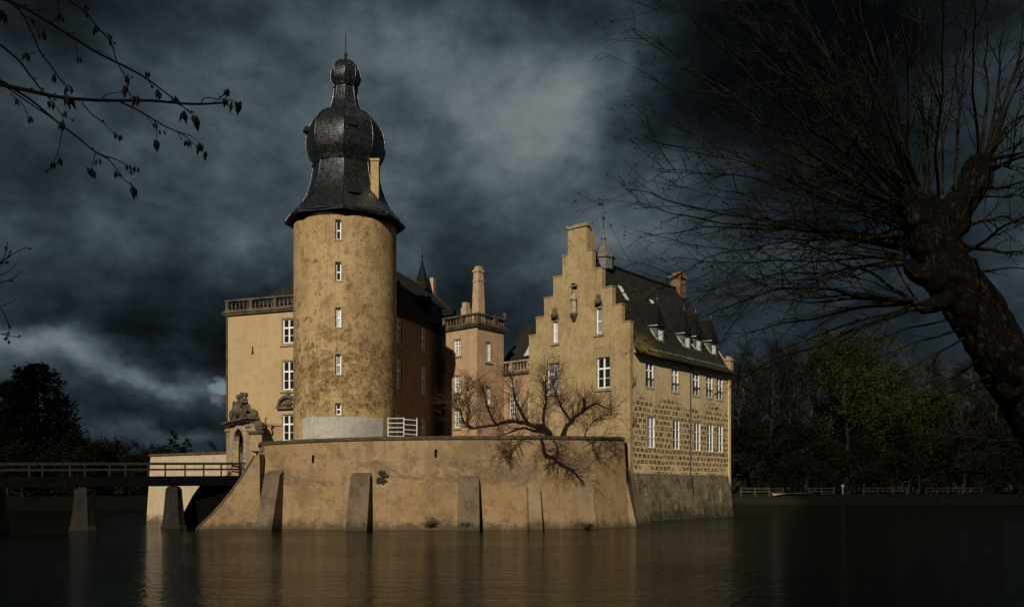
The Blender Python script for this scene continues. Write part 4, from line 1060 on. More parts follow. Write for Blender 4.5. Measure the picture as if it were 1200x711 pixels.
for s in (5.2, 11.4, 17.6, 23.8, 30, 36.2, 42.4):
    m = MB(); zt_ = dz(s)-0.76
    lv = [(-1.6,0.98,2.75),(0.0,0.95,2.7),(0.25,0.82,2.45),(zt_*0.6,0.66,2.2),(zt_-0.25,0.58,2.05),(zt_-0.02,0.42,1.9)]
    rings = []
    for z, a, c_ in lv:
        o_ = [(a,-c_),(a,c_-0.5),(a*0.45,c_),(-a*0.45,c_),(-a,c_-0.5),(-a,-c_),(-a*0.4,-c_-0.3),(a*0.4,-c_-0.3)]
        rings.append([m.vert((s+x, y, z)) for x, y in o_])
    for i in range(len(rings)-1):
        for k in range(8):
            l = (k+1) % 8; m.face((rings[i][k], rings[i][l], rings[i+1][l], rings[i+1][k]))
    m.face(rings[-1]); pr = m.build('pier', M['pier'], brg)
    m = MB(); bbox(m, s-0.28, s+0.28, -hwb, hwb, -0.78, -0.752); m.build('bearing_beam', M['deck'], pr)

m = MB(); shadow_px = [(282,563),(238,563),(226,580),(214,602),(211,618),(212,640),(258,640),(262,590)]  # added dark block in the outline of the bridge's shadow on the wall
def shadow_pt(px, py, d): 
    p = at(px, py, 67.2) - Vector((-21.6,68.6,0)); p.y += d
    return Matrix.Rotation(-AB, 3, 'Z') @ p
m.prism(shadow_px, lambda px,py: shadow_pt(px,py,0.0), lambda px,py: shadow_pt(px,py,1.6)); m.build('bridge_shadow_block', M['deck'], brg)

# ------------------------------------------------------------------ white railing on the terrace
wr = thing('terrace_railing', (-8.9, 68.0, 5.9), 'white metal railing on the terrace right of the round tower', 'railing')
m = MB()
for z in (1.25,1.6,1.95,2.3,2.68): m.box(-0.95,0.25,-0.03,0.03,z-0.035,z+0.035); 
for z in (1.1,1.45,1.8,2.2,2.6): m.hexa([(0.32,-0.03,z-0.03),(1.25,0.3,z-0.08),(1.25,0.36,z-0.08),(0.32,0.03,z-0.03),(0.32,-0.03,z+0.03),(1.25,0.3,z-0.02),(1.25,0.36,z-0.02),(0.32,0.03,z+0.03)])
m.build('rail', M['white_dull'], wr)
for x, y in ((-0.98,0),(0.28,0),(1.28,0.33)):
    m = MB(); m.box(x-0.04,x+0.04,y-0.04,y+0.04,0,2.75); m.build('post', M['white_dull'], wr)

# ------------------------------------------------------------------ branches
def rnd_perp(d, rng):
    while True:
        v = Vector((rng.uniform(-1,1), rng.uniform(-1,1), rng.uniform(-1,1)))
        p = v - d*v.dot(d)
        if p.length > 0.2: return p.normalized()
def smooth_path(pts, sub=4):
    pts = [Vector(p) for p in pts]
    if len(pts) < 3: 
        return [pts[0].lerp(pts[-1], i/sub) for i in range(sub+1)]
    out = [pts[0]]
    for i in range(len(pts)-1):
        p0 = pts[max(i-1,0)]; p3 = pts[min(i+2,len(pts)-1)]
        for k in range(1, sub+1): out.append(cat(p0,pts[i],pts[i+1],p3,k/sub))
    return out
def twig(mb_, p, d, L, r, lev, rng, up=0.0, n=3, spread=(0.5,1.0), kids=(2,4), tips=None, segs=4, wav=0.25):
    pts = [Vector(p)]; d = d.normalized()
    for i in range(segs):
        d = (d + rnd_perp(d, rng)*rng.uniform(0, wav) + Vector((0,0,up))).normalized()
        pts.append(pts[-1] + d*(L/segs))
    rad = [max(r*(1-0.75*i/segs), 0.0015) for i in range(segs+1)]
    mb_.tube(pts, rad, n, True, False)
    if tips is not None and lev <= 1: tips.append((pts[-1], d))
    if lev > 0:
        for k in range(rng.randint(*kids)):
            t = rng.uniform(0.25, 0.95)*segs; i = min(int(t), segs-1)
            q = pts[i].lerp(pts[i+1], t-i); base = (pts[i+1]-pts[i]).normalized()
            nd = base + rnd_perp(base, rng)*rng.uniform(*spread)
            twig(mb_, q, nd, L*rng.uniform(0.4,0.65), r*0.55, lev-1, rng, up, n, spread, kids, tips, max(3, segs-1), wav)
def bud(mb_, p, d, L, r, rng):
    d = d.normalized(); a = rnd_perp(d, rng); b_ = d.cross(a)
    p = Vector(p)
    i0 = mb_.vert(p - d*L*0.1); i3 = mb_.vert(p + d*L)
    ring = [mb_.vert(p + d*L*0.38 + (a*math.cos(k*PI/2)+b_*math.sin(k*PI/2))*r) for k in range(4)]
    for k in range(4):
        l = (k+1) % 4; mb_.face((i0, ring[l], ring[k])); mb_.face((i3, ring[k], ring[l]))

# gnarled bare tree on the rampart
ct = thing('bare_tree', (2.6, 64.4, 5.9), 'gnarled leafless tree sprawling over the top of the rampart wall', 'tree')
CO = Vector((2.6,64.4,5.9)); rng = random.Random(21)
def wall_d(px, z):
    p, N = rpath(s_at_px(px)); return p.y + 0.085*z
def cpt(cx, cy, d):
    px, py = 500+cx/2.964, 400+cy/2.964
    if d < 0: d = wall_d(px, 3+(572-py)/1000*63) + d
    return at(px, py, d) - CO
limbs = [  # (points in crop space with depth, radius start, end)
 ([(432,355,64.4),(425,318,64.2),(400,300,64.0),(385,296,63.9)], 0.50, 0.36),
 ([(410,312,64.2),(350,285,63.9),(290,276,63.6),(230,290,63.3),(160,299,63.1),(135,283,63.0),(112,240,63.1),(98,205,63.2)], 0.33, 0.04),
 ([(425,320,64.3),(380,310,63.9),(330,300,63.6),(290,318,63.4),(262,325,63.3)], 0.28, 0.08),
 ([(475,345,64.8),(480,300,64.8),(505,272,64.8),(545,243,64.9),(580,216,65.0),(610,225,65.1),(645,240,65.0)], 0.42, 0.05),
 ([(545,243,64.9),(548,220,64.9),(546,196,64.9)], 0.26, 0.16),
 ([(500,275,64.8),(470,235,64.7),(455,190,64.6),(440,150,64.6),(452,105,64.7)], 0.2, 0.04),
 ([(405,300,64.1),(408,250,64.2),(415,200,64.3),(412,150,64.3),(420,100,64.4)], 0.24, 0.04),
 ([(355,286,63.9),(320,235,64.1),(305,190,64.3),(300,150,64.3),(290,105,64.4)], 0.24, 0.04),
 ([(240,288,63.3),(215,245,63.5),(205,200,63.7),(195,160,63.8)], 0.2, 0.04),
 ([(160,299,63.1),(140,275,63.3),(150,240,63.4),(135,205,63.5),(150,150,63.6)], 0.14, 0.03),
 ([(395,330,63.6),(400,348,-0.35),(405,388,-0.25),(432,402,-0.22),(465,418,-0.22),(492,436,-0.2),(520,462,-0.2),(545,490,-0.2)], 0.25, 0.05),
 ([(330,335,63.1),(318,350,-0.3),(300,372,-0.2),(285,400,-0.2)], 0.07, 0.02),
 ([(300,325,63.0),(290,345,-0.3),(270,365,-0.2),(262,395,-0.2)], 0.06, 0.02),
 ([(440,345,63.4),(448,352,-0.3),(452,390,-0.2),(440,430,-0.2)], 0.08, 0.02),
 ([(545,335,65.0),(560,300,65.0),(590,270,65.0),(640,250,65.1)], 0.1, 0.02),
 ([(600,340,65.5),(615,345,-0.25),(640,370,-0.2),(668,395,-0.2)], 0.05, 0.015),
 ([(590,340,65.5),(580,346,-0.25),(575,370,-0.2),(600,410,-0.2)], 0.05, 0.015),
]
tm = MB(); tw_ = MB()
for pts, r0, r1 in limbs:
    P = smooth_path([cpt(*p) for p in pts], 4)
    P = [p + Vector((noise.noise(p*1.3), noise.noise(p*1.3+Vector((5,0,0))), noise.noise(p*1.3+Vector((0,5,0)))))*0.10*(1 if 0 < i < len(P)-1 else 0) for i, p in enumerate(P)]
    n = len(P); rad = [0.58*(r0+(r1-r0)*(i/(n-1))**0.8)*(1+0.3*noise.noise(p*2.1)) for i, p in enumerate(P)]
    fb = len(tm.f); tm.tube(P, rad, 9); vv = 0.0
    for i in range(n-1):
        v1 = vv+(P[i+1]-P[i]).length
        for q_ in range(9): tm.uv[fb+i*9+q_] = [(q_*0.15,vv),(q_*0.15+0.15,vv),(q_*0.15+0.15,v1),(q_*0.15,v1)]
        vv = v1
    hang = pts[-1][1] > pts[0][1]
    L = sum((P[i+1]-P[i]).length for i in range(n-1))
    for k in range(int(L*(20 if not hang else 12))):
        t = rng.uniform(0.12,1)*(n-1); i = min(int(t), n-2); q = P[i].lerp(P[i+1], t-i); base = (P[i+1]-P[i]).normalized()
        d = rnd_perp(base, rng)*0.9 + base*rng.uniform(0.1,0.7) + Vector((0,-0.15,0.45 if not hang else rng.uniform(-0.35,0.3)))
        if hang: d.y = -abs(d.y)*0.12
        twig(tw_, q, d, rng.uniform(0.6,2.0)*(0.8 if hang else 1), 0.020, 2 if rng.random() < 0.7 else 1, rng, 0.03 if not hang else -0.04, 3, (0.4,0.95), (2,4), None, 4, 0.38)
tm.build('trunk', M['bark_court'], ct); tw_.build('crown', M['twig_court'], ct)

# pollarded tree on the near bank, right edge
pt_ = thing('pollard_tree', (7.1, 9.4, 1.3), 'big leaning pollard tree with countless bare shoots at the right edge', 'tree')
PO = Vector((7.1,9.4,1.3)); rng = random.Random(33)
def ppt(px, py, d=9.0): return at(px, py, d) - PO
tr = MB()
def limb(mb_, pts, radii, n=14, bump_=0.16, freq=3.0, sub=6, ridge=0.0):
    P = smooth_path(pts, sub); m_ = len(P)
    Rr = []
    for i in range(m_):
        t = i/(m_-1)*(len(radii)-1); k = min(int(t), len(radii)-2); Rr.append(radii[k]+(radii[k+1]-radii[k])*(t-k))
    base = len(mb_.v); fb = len(mb_.f); mb_.tube(P, Rr, n); s_ = 0
    vv = 0.0; rr = sum(Rr)/len(Rr)
    for i in range(m_-1):
        v1 = vv + (P[i+1]-P[i]).length
        for q in range(n):
            u0_, u1_ = 2*PI*rr*q/n, 2*PI*rr*(q+1)/n
            mb_.uv[fb+i*n+q] = [(u0_,vv),(u1_,vv),(u1_,v1),(u0_,v1)]
        vv = v1
    for i in range(m_):
        if i: s_ += (P[i]-P[i-1]).length
        for q in range(n):
            j = base+i*n+q; p = Vector(mb_.v[j]); v = p-P[i]; a = 2*PI*q/n
            k = 1 + bump_*noise.noise(p*freq) + bump_*0.5*noise.noise(p*freq*2.7)
            if ridge:
                w = Vector((math.cos(a)*3.2, math.sin(a)*3.2, s_*2.2))
                k += ridge*(0.5-abs(noise.noise(w*1.5)))*1.1 + ridge*0.6*(0.4-abs(noise.noise(Vector((w.x*3.4,w.y*3.4,w.z*1.6)))))
            mb_.v[j] = tuple(P[i]+v*k)
limb(tr, [Vector((0,0,-0.6)), Vector((-0.1,-0.02,0.4)), ppt(1285,590,9.3), ppt(1225,490,9.15), ppt(1182,425,9.05), ppt(1150,375,9), ppt(1118,330,9), ppt(1096,295,9), ppt(1088,262,9), ppt(1085,238,9)],
     [0.60,0.48,0.35,0.315,0.28,0.245,0.23,0.235,0.24,0.15], 64, 0.20, 3.4, 20, 0.13)
limb(tr, [ppt(1098,285,9), ppt(1118,248,9.0), ppt(1140,215,9.0), ppt(1152,188,9.0)], [0.22,0.17,0.15,0.13], 28, 0.24, 5, 10, 0.15)
limb(tr, [ppt(1090,262,9), ppt(1072,240,8.9), ppt(1066,228,8.9)], [0.22,0.17,0.07], 24, 0.34, 7, 10, 0.2)
limb(tr, [ppt(1100,330,8.85), ppt(1075,318,8.8), ppt(1062,305,8.8)], [0.14,0.09,0.03], 24, 0.35, 8, 10, 0.2)
limb(tr, [ppt(1110,350,8.8), ppt(1085,360,8.75), ppt(1074,358,8.75)], [0.10,0.065,0.03], 20, 0.35, 8, 8, 0.2)
trk = tr.build('trunk', M['bark_front'], pt_)
hk = MB()                                            # old branch collar with a hollow on the trunk
hc_ = ppt(1186,447,8.68)
ringp = [hc_ + Vector((0.16*math.cos(a)+0.03*math.sin(2*a+1), 0.05-0.03*math.sin(a*2), 0.10*math.sin(a)+0.02*math.cos(3*a))) for a in [R(195)+R(170)*k/14 for k in range(15)]]
limb(hk, ringp, [0.03,0.06,0.065,0.05,0.02], 14, 0.25, 9, 2, 0.15); hk.build('branch_collar', M['bark_front'], trk)
hk = MB(); hk.ball(tuple(hc_+Vector((0,0.10,0))), 0.15, 0.10, 0.10, 12, 8); hk.build('hollow', M['rot'], trk)
sh = MB(); tips = []
def shoot(px0, py0, px1, py1, r0, bend=0.0, dd=0.0, d0=9.0, side=1.0, tl=None):
    a = ppt(px0, py0, d0); c_ = ppt(px1, py1, d0+dd)
    L = (c_-a).length; ax = (c_-a).normalized(); pr = rnd_perp(ax, rng)
    up = Vector((0,0,1)) - ax*ax.z
    pts = [a, a.lerp(c_, 0.3)+up*bend*L*0.7+pr*L*0.02*rng.uniform(-1,1), a.lerp(c_, 0.65)+up*bend*L*0.8+pr*L*0.03*rng.uniform(-1,1), c_]
    P = smooth_path(pts, 6); n = len(P)
    P = [p + Vector((noise.noise(p*2.3), 0, noise.noise(p*2.3+Vector((9,0,0)))))*0.055*(0 if i == 0 else min(1, i/(n*0.3))) for i, p in enumerate(P)]
    sh.tube(P, [max(0.004, r0*(1-0.9*(i/(n-1))**0.75)) for i in range(n)], 5, True, True)
    tips.append((P[-1], (P[-1]-P[-2])))
    cnt = int(L*5.2*side)
    for k in range(cnt):
        t = rng.uniform(0.22, 0.98)*(n-1); i = min(int(t), n-2); q = P[i].lerp(P[i+1], t-i); base = (P[i+1]-P[i]).normalized()
        d = base + rnd_perp(base, rng)*rng.uniform(0.45,0.95)
        twig(sh, q, d, rng.uniform(0.18,0.75)*min(0.95, L*0.4), max(0.005, 0.3*r0*(1-t/n)+0.0035), 1, rng, 0.012, 3, (0.4,0.9), (1,3), tips, 4, 0.2)
S_ = [(1085,240,1075,-60),(1080,238,1040,-60),(1078,240,1010,-60),(1076,238,985,-70),(1074,240,950,-60),(1072,242,915,-60),(1070,244,880,-60),(1068,244,845,-40),(1068,246,805,-40),
      (1066,250,770,-30),(1066,250,745,40),(1064,256,738,30),(1064,258,760,85),(1062,262,748,125),(1062,265,765,165),(1060,270,772,198),(1060,280,732,222),(1060,286,745,240),(1060,292,768,275),
      (1062,300,790,305),(1062,305,775,330),(1062,310,800,345),(1074,350,880,330),(1068,352,815,372),(1070,354,850,392),(1070,356,905,350),(1074,360,880,430),(1074,362,905,412),(1078,358,930,300),
      (1100,230,1100,-60),(1105,228,1085,-60),(1120,225,1125,-60),(1148,188,1135,-60),(1150,188,1160,-60),(1155,188,1188,-60),(1155,190,1215,-20),(1155,192,1225,40),(1155,196,1240,90),(1155,200,1245,140),(1150,206,1245,170),
      (1140,222,1240,190),(1135,230,1250,225),(1120,270,1245,262),(1122,285,1230,300),(1120,300,1235,225),(1130,320,1240,320),(1068,240,860,60),(1070,240,905,20),(1066,250,815,110),(1064,262,830,180),(1062,275,840,245),
      (1066,246,870,120),(1072,240,935,60),(1076,238,970,30),(1064,285,870,275),(1080,236,1000,40),(1090,235,1060,40)]
for k, (a, b_, c_, d_) in enumerate(S_):
    shoot(a, b_, c_, d_, rng.uniform(0.015,0.034), rng.uniform(-0.05,0.07), rng.uniform(-2.4,2.4), 9.0+rng.uniform(-0.12,0.1))
for (a, b_, c_, d_) in ((1130,395,1050,445),(1125,385,1010,430),(1150,420,1062,470),(1165,450,1090,480),(1120,372,960,440),(1160,440,1040,492),(1200,520,1080,560),(1215,540,1120,500),(1210,520,1050,520)):
    shoot(a, b_, c_, d_, rng.uniform(0.012,0.022), rng.uniform(-0.02,0.1), rng.uniform(-1,1.2), 8.95, 0.8)
for k in range(64):                                   # many more fine shoots from the heads
    hx, hy = rng.choice(((1068,242),(1064,262),(1062,300),(1150,190),(1085,238),(1074,352)))
    ang = rng.uniform(R(75),R(205)) if hx < 1100 else rng.uniform(R(-15),R(115)); ln = rng.uniform(120,330)
    shoot(hx, hy, hx+ln*math.cos(ang), hy-ln*math.sin(ang), rng.uniform(0.007,0.015), rng.uniform(-0.04,0.06), rng.uniform(-2.2,2.2), 9.0, 0.55)
sh.build('shoots', M['shoot'], pt_)
bd_ = MB()
for p, d in tips:
    if rng.random() < 0.85: bud(bd_, p, d, rng.uniform(0.022,0.04), rng.uniform(0.006,0.010), rng)
bd_.build('buds', M['bud'], pt_)

# hanging twigs at upper left belong to a tree just outside the frame
ht = thing('hazel_tree', (-5.6, 4.6, 1.3), 'budding branch with hanging dark catkins reaching in at the top left', 'tree')
HO_ = Vector((-5.6,4.6,1.3)); rng = random.Random(8)
def hpt(cx, cy, d=4.5): return at(cx/2.733, cy/2.733, d) - HO_
tk = MB()
limb(tk, [Vector((0,0,-0.4)), Vector((0.02,0,1.2)), Vector((-0.03,0.02,3.2)), Vector((0.05,0,5.2)), Vector((0.0,0.05,7.5))], [0.15,0.11,0.09,0.07,0.03], 10, 0.12, 4)
tk.build('trunk', M['bark_front'], ht)
hb = MB(); bl_ = MB()
chains = [
 ([(-600,330),(-250,215),(0,253),(100,275),(190,293),(330,305),(470,308),(600,318),(700,311)], 0.013, 0.005),
 ([(-600,-120),(-250,-60),(20,0),(150,65),(290,150),(400,205),(460,240),(540,300),(600,350)], 0.010, 0.003),
 ([(20,0),(60,30),(90,95),(110,150),(140,190),(170,235),(200,272)], 0.006, 0.003),
 ([(-350,-400),(-80,-180),(160,-40),(225,5),(270,35),(305,80),(345,125),(358,175),(385,235),(400,290),(425,305)], 0.007, 0.002),
 ([(-560,60),(-220,20),(0,142),(70,220),(100,260),(130,292),(155,325),(178,352)], 0.008, 0.002),
 ([(-250,215),(-60,225),(20,265),(80,305),(160,372),(230,425),(290,475),(340,505),(380,550),(412,588)], 0.008, 0.0025),
 ([(-60,225),(0,262),(40,290),(100,330),(160,372)], 0.005, 0.003),
 ([(0,275),(40,310),(55,345),(60,365)], 0.003, 0.0015),
 ([(290,475),(330,495),(370,508),(405,530),(440,552)], 0.004, 0.002),
 ([(370,312),(420,335),(470,365),(520,395),(560,412),(600,440),(640,480)], 0.005, 0.002),
 ([(560,412),(600,425),(630,450),(650,490)], 0.003, 0.0015),
 ([(240,308),(270,345),(310,375),(340,405),(375,437)], 0.004, 0.0015),
 ([(222,112),(230,140),(234,185)], 0.0025, 0.0015), ([(180,-30),(186,20),(182,60)], 0.003, 0.0015),
 ([(170,380),(172,420),(165,470),(148,522)], 0.003, 0.0015), ([(165,470),(176,510)], 0.002, 0.0015), ([(295,478),(292,515),(285,550)], 0.003, 0.0015),
 ([(482,372),(492,410),(492,455)], 0.003, 0.0015), ([(310,298),(325,285),(370,278),(390,262)], 0.003, 0.0015), ([(630,316),(645,296),(700,300),(720,280)], 0.003, 0.0015),
 ([(700,311),(730,300),(745,335)], 0.003, 0.0015), ([(412,588),(428,598),(438,612)], 0.0025, 0.0015), ([(50,20),(100,30),(135,55)], 0.003, 0.0015),
 ([(-600,1010),(-250,930),(-30,870),(40,825),(92,800)], 0.006, 0.0016), ([(-250,930),(-60,915),(40,905),(88,876)], 0.004, 0.0015), ([(-60,880),(10,845),(30,800),(28,775)], 0.003, 0.0015),
 ([(-450,970),(-180,970),(0,985),(50,1030),(66,1082)], 0.005, 0.0015), ([(-180,970),(-40,1050),(40,1080),(100,1092)], 0.004, 0.0015), ([(0,985),(40,985),(75,968)], 0.003, 0.0015), ([(-30,870),(20,885),(70,850)], 0.003, 0.0015),
 ([(90,150),(70,160),(62,172)], 0.0025, 0.0015), ([(60,40),(95,60),(118,110)], 0.003, 0.0015), ([(290,148),(320,155),(350,175)], 0.0025, 0.0015),
]
for pts, r0, r1 in chains:
    P = smooth_path([hpt(*p) for p in pts], 4); n = len(P)
    P = [p + Vector((0, 0.25*noise.noise(p*0.7), 0)) for p in P]
    hb.tube(P, [r0+(r1-r0)*i/(n-1) for i in range(n)], 6, True, True)
    L = sum((P[i+1]-P[i]).length for i in range(n-1))
    for k in range(int(L*4.5)):                       # tiny alternate spurs with a bud
        t = rng.uniform(0.1,1)*(n-1); i = min(int(t), n-2); q = P[i].lerp(P[i+1], t-i); base = (P[i+1]-P[i]).normalized()
        d = (base + rnd_perp(base, rng)*rng.uniform(0.4,0.8)).normalized(); ln = rng.uniform(0.015,0.05)
        hb.tube([q, q+d*ln], [0.0022,0.0016], 4, True, False); bud(hb, q+d*ln, d, rng.uniform(0.018,0.032), rng.uniform(0.005,0.008), rng)
for (cx, cy, s) in ((190,300,1.3),(120,100,1.0),(182,52,1.0),(95,65,0.8),(62,165,0.9),(152,232,0.9),(200,270,1.0),(304,92,0.8),(386,275,1.2),(398,242,0.9),(424,308,1.2),(497,288,1.2),(542,308,0.9),(580,358,1.3),(612,372,1.4),
    (705,312,0.9),(733,318,1.2),(750,320,1.2),(720,282,0.9),(635,462,1.2),(650,492,1.2),(592,455,0.8),(492,455,1.2),(175,382,1.2),(150,520,0.8),(176,508,0.8),(284,550,1.2),(308,520,0.7),(378,565,0.8),(438,620,1.3),(410,540,0.7),(436,550,0.7),(352,425,0.8),(375,437,0.7),
    (232,180,0.7),(0,45,1.2),(458,228,0.7),(352,122,0.7),(275,30,0.7),(480,395,0.7),(508,420,0.7),(135,315,0.8),(178,348,0.8),(22,305,0.7),(60,362,0.7)):
    p = hpt(cx, cy-8); p.y += 0.25*noise.noise(p*0.7)
    bl_ = MB()
    for k in range(rng.randint(2,4)):                 # drooping half-open leaf clusters
        d = Vector((rng.uniform(-0.45,0.45), rng.uniform(-0.4,0.4), -1)); bud(bl_, p+Vector((rng.uniform(-0.012,0.012),rng.uniform(-0.01,0.01),0.01)), d, 0.060*s*rng.uniform(0.7,1.1), 0.0105*s, rng)
    bl_.build('catkin', M['budleaf'], ht)
hb.build('branch', M['twig'], ht)

# ------------------------------------------------------------------ background trees
def bare_proto(name, h, seed, label, cat_, group, leaf=None, nleaf=0, spread=0.34, clear=0.3):
    rng = random.Random(seed); t = thing(name, (0,0,0), label, cat_, 0, group)
    tk = MB(); cr = MB(); top = Vector((rng.uniform(-1,1), rng.uniform(-1,1), h*0.86)); tps = []
    P = smooth_path([Vector((0,0,-0.8)), Vector((rng.uniform(-0.3,0.3),rng.uniform(-0.3,0.3),h*0.3)), Vector((rng.uniform(-0.9,0.9),rng.uniform(-0.9,0.9),h*0.6)), top], 4); n = len(P)
    tk.tube(P, [0.016*h*(1-0.9*i/(n-1))+0.03 for i in range(n)], 7)
    for k in range(26):
        t_ = (clear + (1-clear)*(k/25.0))*(n-1); i = min(int(t_), n-2); q = P[i].lerp(P[i+1], t_-i)
        a = rng.uniform(0, 2*PI); el = rng.uniform(0.35,1.0)
        d = Vector((math.cos(a), math.sin(a), el)); L = h*spread*(1-0.55*(k/25.0))*rng.uniform(0.7,1.15)
        # limb
        pts = [q]; dd = d.normalized()
        for s_ in range(5):
            dd = (dd + rnd_perp(dd, rng)*0.22 + Vector((0,0,0.09))).normalized(); pts.append(pts[-1]+dd*L/5)
        tk.tube(pts, [0.0052*h*(1-0.8*s_/5) for s_ in range(6)], 4, True, False)
        for w in range(13):
            s_ = rng.uniform(0.6,5)*0.999; j = int(s_); qq = pts[j].lerp(pts[min(j+1,5)], s_-j)
            base = (pts[min(j+1,5)]-pts[j]).normalized() if j < 5 else dd
            twig(cr, qq, base+rnd_perp(base, rng)*0.8+Vector((0,0,0.15)), h*rng.uniform(0.05,0.12), 0.035, 2, rng, 0.05, 3, (0.5,1.0), (2,3), tps, 3, 0.3)
    tk.build('trunk', M['bark_wood'], t); crown = cr.build('crown', M['twig_wood'], t)
    if leaf:
        lf = MB()
        for k in range(nleaf):
            p, d = rng.choice(tps); p = p + Vector((rng.gauss(0,0.55), rng.gauss(0,0.55), rng.gauss(0,0.45)))
            a = rnd_perp(Vector((0,0,1)), rng); b_ = (rnd_perp(a, rng)); s_ = rng.uniform(0.10,0.26)
            lf.poly([p-a*s_, p+b_*s_*0.6, p+a*s_, p-b_*s_*0.6])
        lf.build('foliage', leaf, t)
    return t
W1 = 'tall bare tree in the dark wood across the water'
W2 = 'tree with thin yellow green spring leaves in the dark wood'
W3 = 'bushy understorey tree with russet twigs at the wood edge'
GW = 'trees of the wood on the far bank'
protos = [bare_proto('woodland_tree', 25, 101, W1, 'tree', GW), bare_proto('woodland_tree', 27, 102, W1, 'tree', GW, None, 0, 0.28, 0.4),
          bare_proto('woodland_tree', 23, 103, W1, 'tree', GW, None, 0, 0.4, 0.2),
          bare_proto('budding_tree', 26, 104, W2, 'tree', 'leafing trees of the far wood', M['leaf_spring'], 9000, 0.36, 0.22),
          bare_proto('budding_tree', 20, 105, W2, 'tree', 'leafing trees of the far wood', M['leaf_spring'], 6000, 0.42, 0.12),
          bare_proto('understorey_tree', 10, 106, W3, 'tree', 'understorey trees of the far wood', M['leaf_brown'], 4000, 0.5, 0.05)]
rng = random.Random(77); used = [False]*len(protos)
def place(k, x, y, sc):
    o = protos[k] if not used[k] else copy_tree(protos[k]); used[k] = True
    o.location = (x, y, ground_z(x, y)-0.05); o.rotation_euler = (0,0,rng.uniform(0,2*PI)); o.scale = (sc,sc,sc*rng.uniform(0.94,1.08))
for px, d, k, top in ((866,182,1,418),(884,190,0,408),(902,178,2,420),(918,196,1,402),(936,184,0,420),(955,200,2,412),(972,186,1,414),(992,180,3,402),(1012,190,3,408),(1030,200,0,420),(1046,184,3,440),(1066,194,2,432),(1084,182,4,452),
    (1104,196,0,428),(1124,186,2,438),(1146,194,1,424),(1168,184,0,440),(1192,192,2,430),(1215,186,1,430),(1240,190,0,430),(875,215,2,420),(930,222,0,412),(985,225,1,418),(1040,220,2,425),(1090,226,1,425),(1140,224,0,425),(1190,228,2,425),(1265,205,2,430),(1290,196,1,430),
    (880,240,0,416),(905,236,2,420),(960,245,1,415),(1010,242,0,420),(1062,240,2,425),(1115,246,1,424),(1165,242,2,428),(1225,240,0,428)):
    h = 3+(572-top)/1000*d-1.9; hh = [25*0.97,27*0.97,23,26,20,10][k]
    place(k, (px-600)/1000*d, d, h/hh)
for i in range(26):
    px = 862+i*15+rng.uniform(-6,6); d = rng.uniform(174,183); place(5, (px-600)/1000*d, d, rng.uniform(0.75,1.35))
for i in range(20):
    px = 858+i*21+rng.uniform(-8,8); d = rng.uniform(192,212); place(5, (px-600)/1000*d, d, rng.uniform(1.3,2.0))

def conifer(loc, h, rad, seed, label, n=5200, ragged=0.3, group=None, dome=False):
    rng = random.Random(seed); t = thing('conifer', loc, label, 'tree', 0, group)
    tk = MB(); tk.tube([(0,0,-0.8),(0.1,0,h*0.5),(0,0.1,h*0.98)], [0.02*h,0.012*h,0.02], 7); tk.build('trunk', M['bark_wood'], t)
    c = MB(); nb_ = int(n/55)
    for k in range(nb_):
        z = h*(0.08+0.90*(k/nb_)); R_ = (rad*max(0.0,1-(z/h)**2.6)**0.62 if dome else rad*(1-(z/h)**1.35))*rng.uniform(1-ragged,1.12)+0.25; a = rng.uniform(0,2*PI)
        tip = Vector((math.cos(a)*R_, math.sin(a)*R_, -R_*0.14+R_*0.10))
        for j in range(55):
            s_ = rng.random()**0.6; p = Vector((0,0,z))+tip*s_+Vector((rng.gauss(0,0.09),rng.gauss(0,0.09),rng.gauss(0,0.17 if dome else 0.05)))*R_*(1.1-s_*0.6)
            d = (tip.normalized()+Vector((rng.uniform(-0.7,0.7),rng.uniform(-0.7,0.7),rng.uniform(-0.5,0.25)))).normalized(); w = rnd_perp(d, rng); L = rng.uniform(0.35,0.75)*h/18
            c.poly([p-w*L*0.22, p+d*L, p+w*L*0.22])
    c.build('crown', M['needle'], t); return t
def gz(px, d): x = (px-600)/1000*d; return (x, d, ground_z(x, d)-0.1)
conifer(gz(44,130), 20.4, 6.6, 1, 'large full dark cedar standing left of the bridge on the far shore', 15000, 0.4, None, True)
conifer(gz(4,138), 18.6, 8.0, 2, 'broad rounded dark tree cut by the left edge of the photo', 14000, 0.35, None, True)
conifer(gz(82,133), 11.5, 4.6, 6, 'lower dark evergreen at the right foot of the large cedar', 8000, 0.4, None, True)
conifer(gz(-45,134), 20, 8, 3, 'dark conifer mostly outside the left edge of the photo', 6000, 0.4, None, True)
conifer(gz(203,175), 13.4, 3.6, 4, 'slim dark spruce beyond the pale bastion wall, taller of the pair', 4500, 0.3)
conifer(gz(219,178), 12.0, 3.4, 5, 'slim dark spruce beyond the pale bastion wall, shorter of the pair', 4500, 0.3)
SH = 'dark leafless shrub on the far shore behind the bridge'
sp_ = [bare_proto('shrub', 8, 201, SH, 'shrub', 'shrubs behind the bridge', M['leaf_brown'], 2500, 0.55, 0.04), bare_proto('shrub', 9, 202, SH, 'shrub', 'shrubs behind the bridge', None, 0, 0.5, 0.06)]
us = [False, False]
for i in range(26):
    k = i % 2; px = 62+i*9+rng.uniform(-4,4); d = rng.uniform(128,150)+ (12 if px > 190 else 0)
    if 262 < px: continue
    o = sp_[k] if not us[k] else copy_tree(sp_[k]); us[k] = True
    o.location = gz(px, d); o.rotation_euler = (0,0,rng.uniform(0,6)); s_ = rng.uniform(0.75,1.1)*(1.0 if px < 190 else 0.9); o.scale = (s_*1.2,s_*1.2,s_)
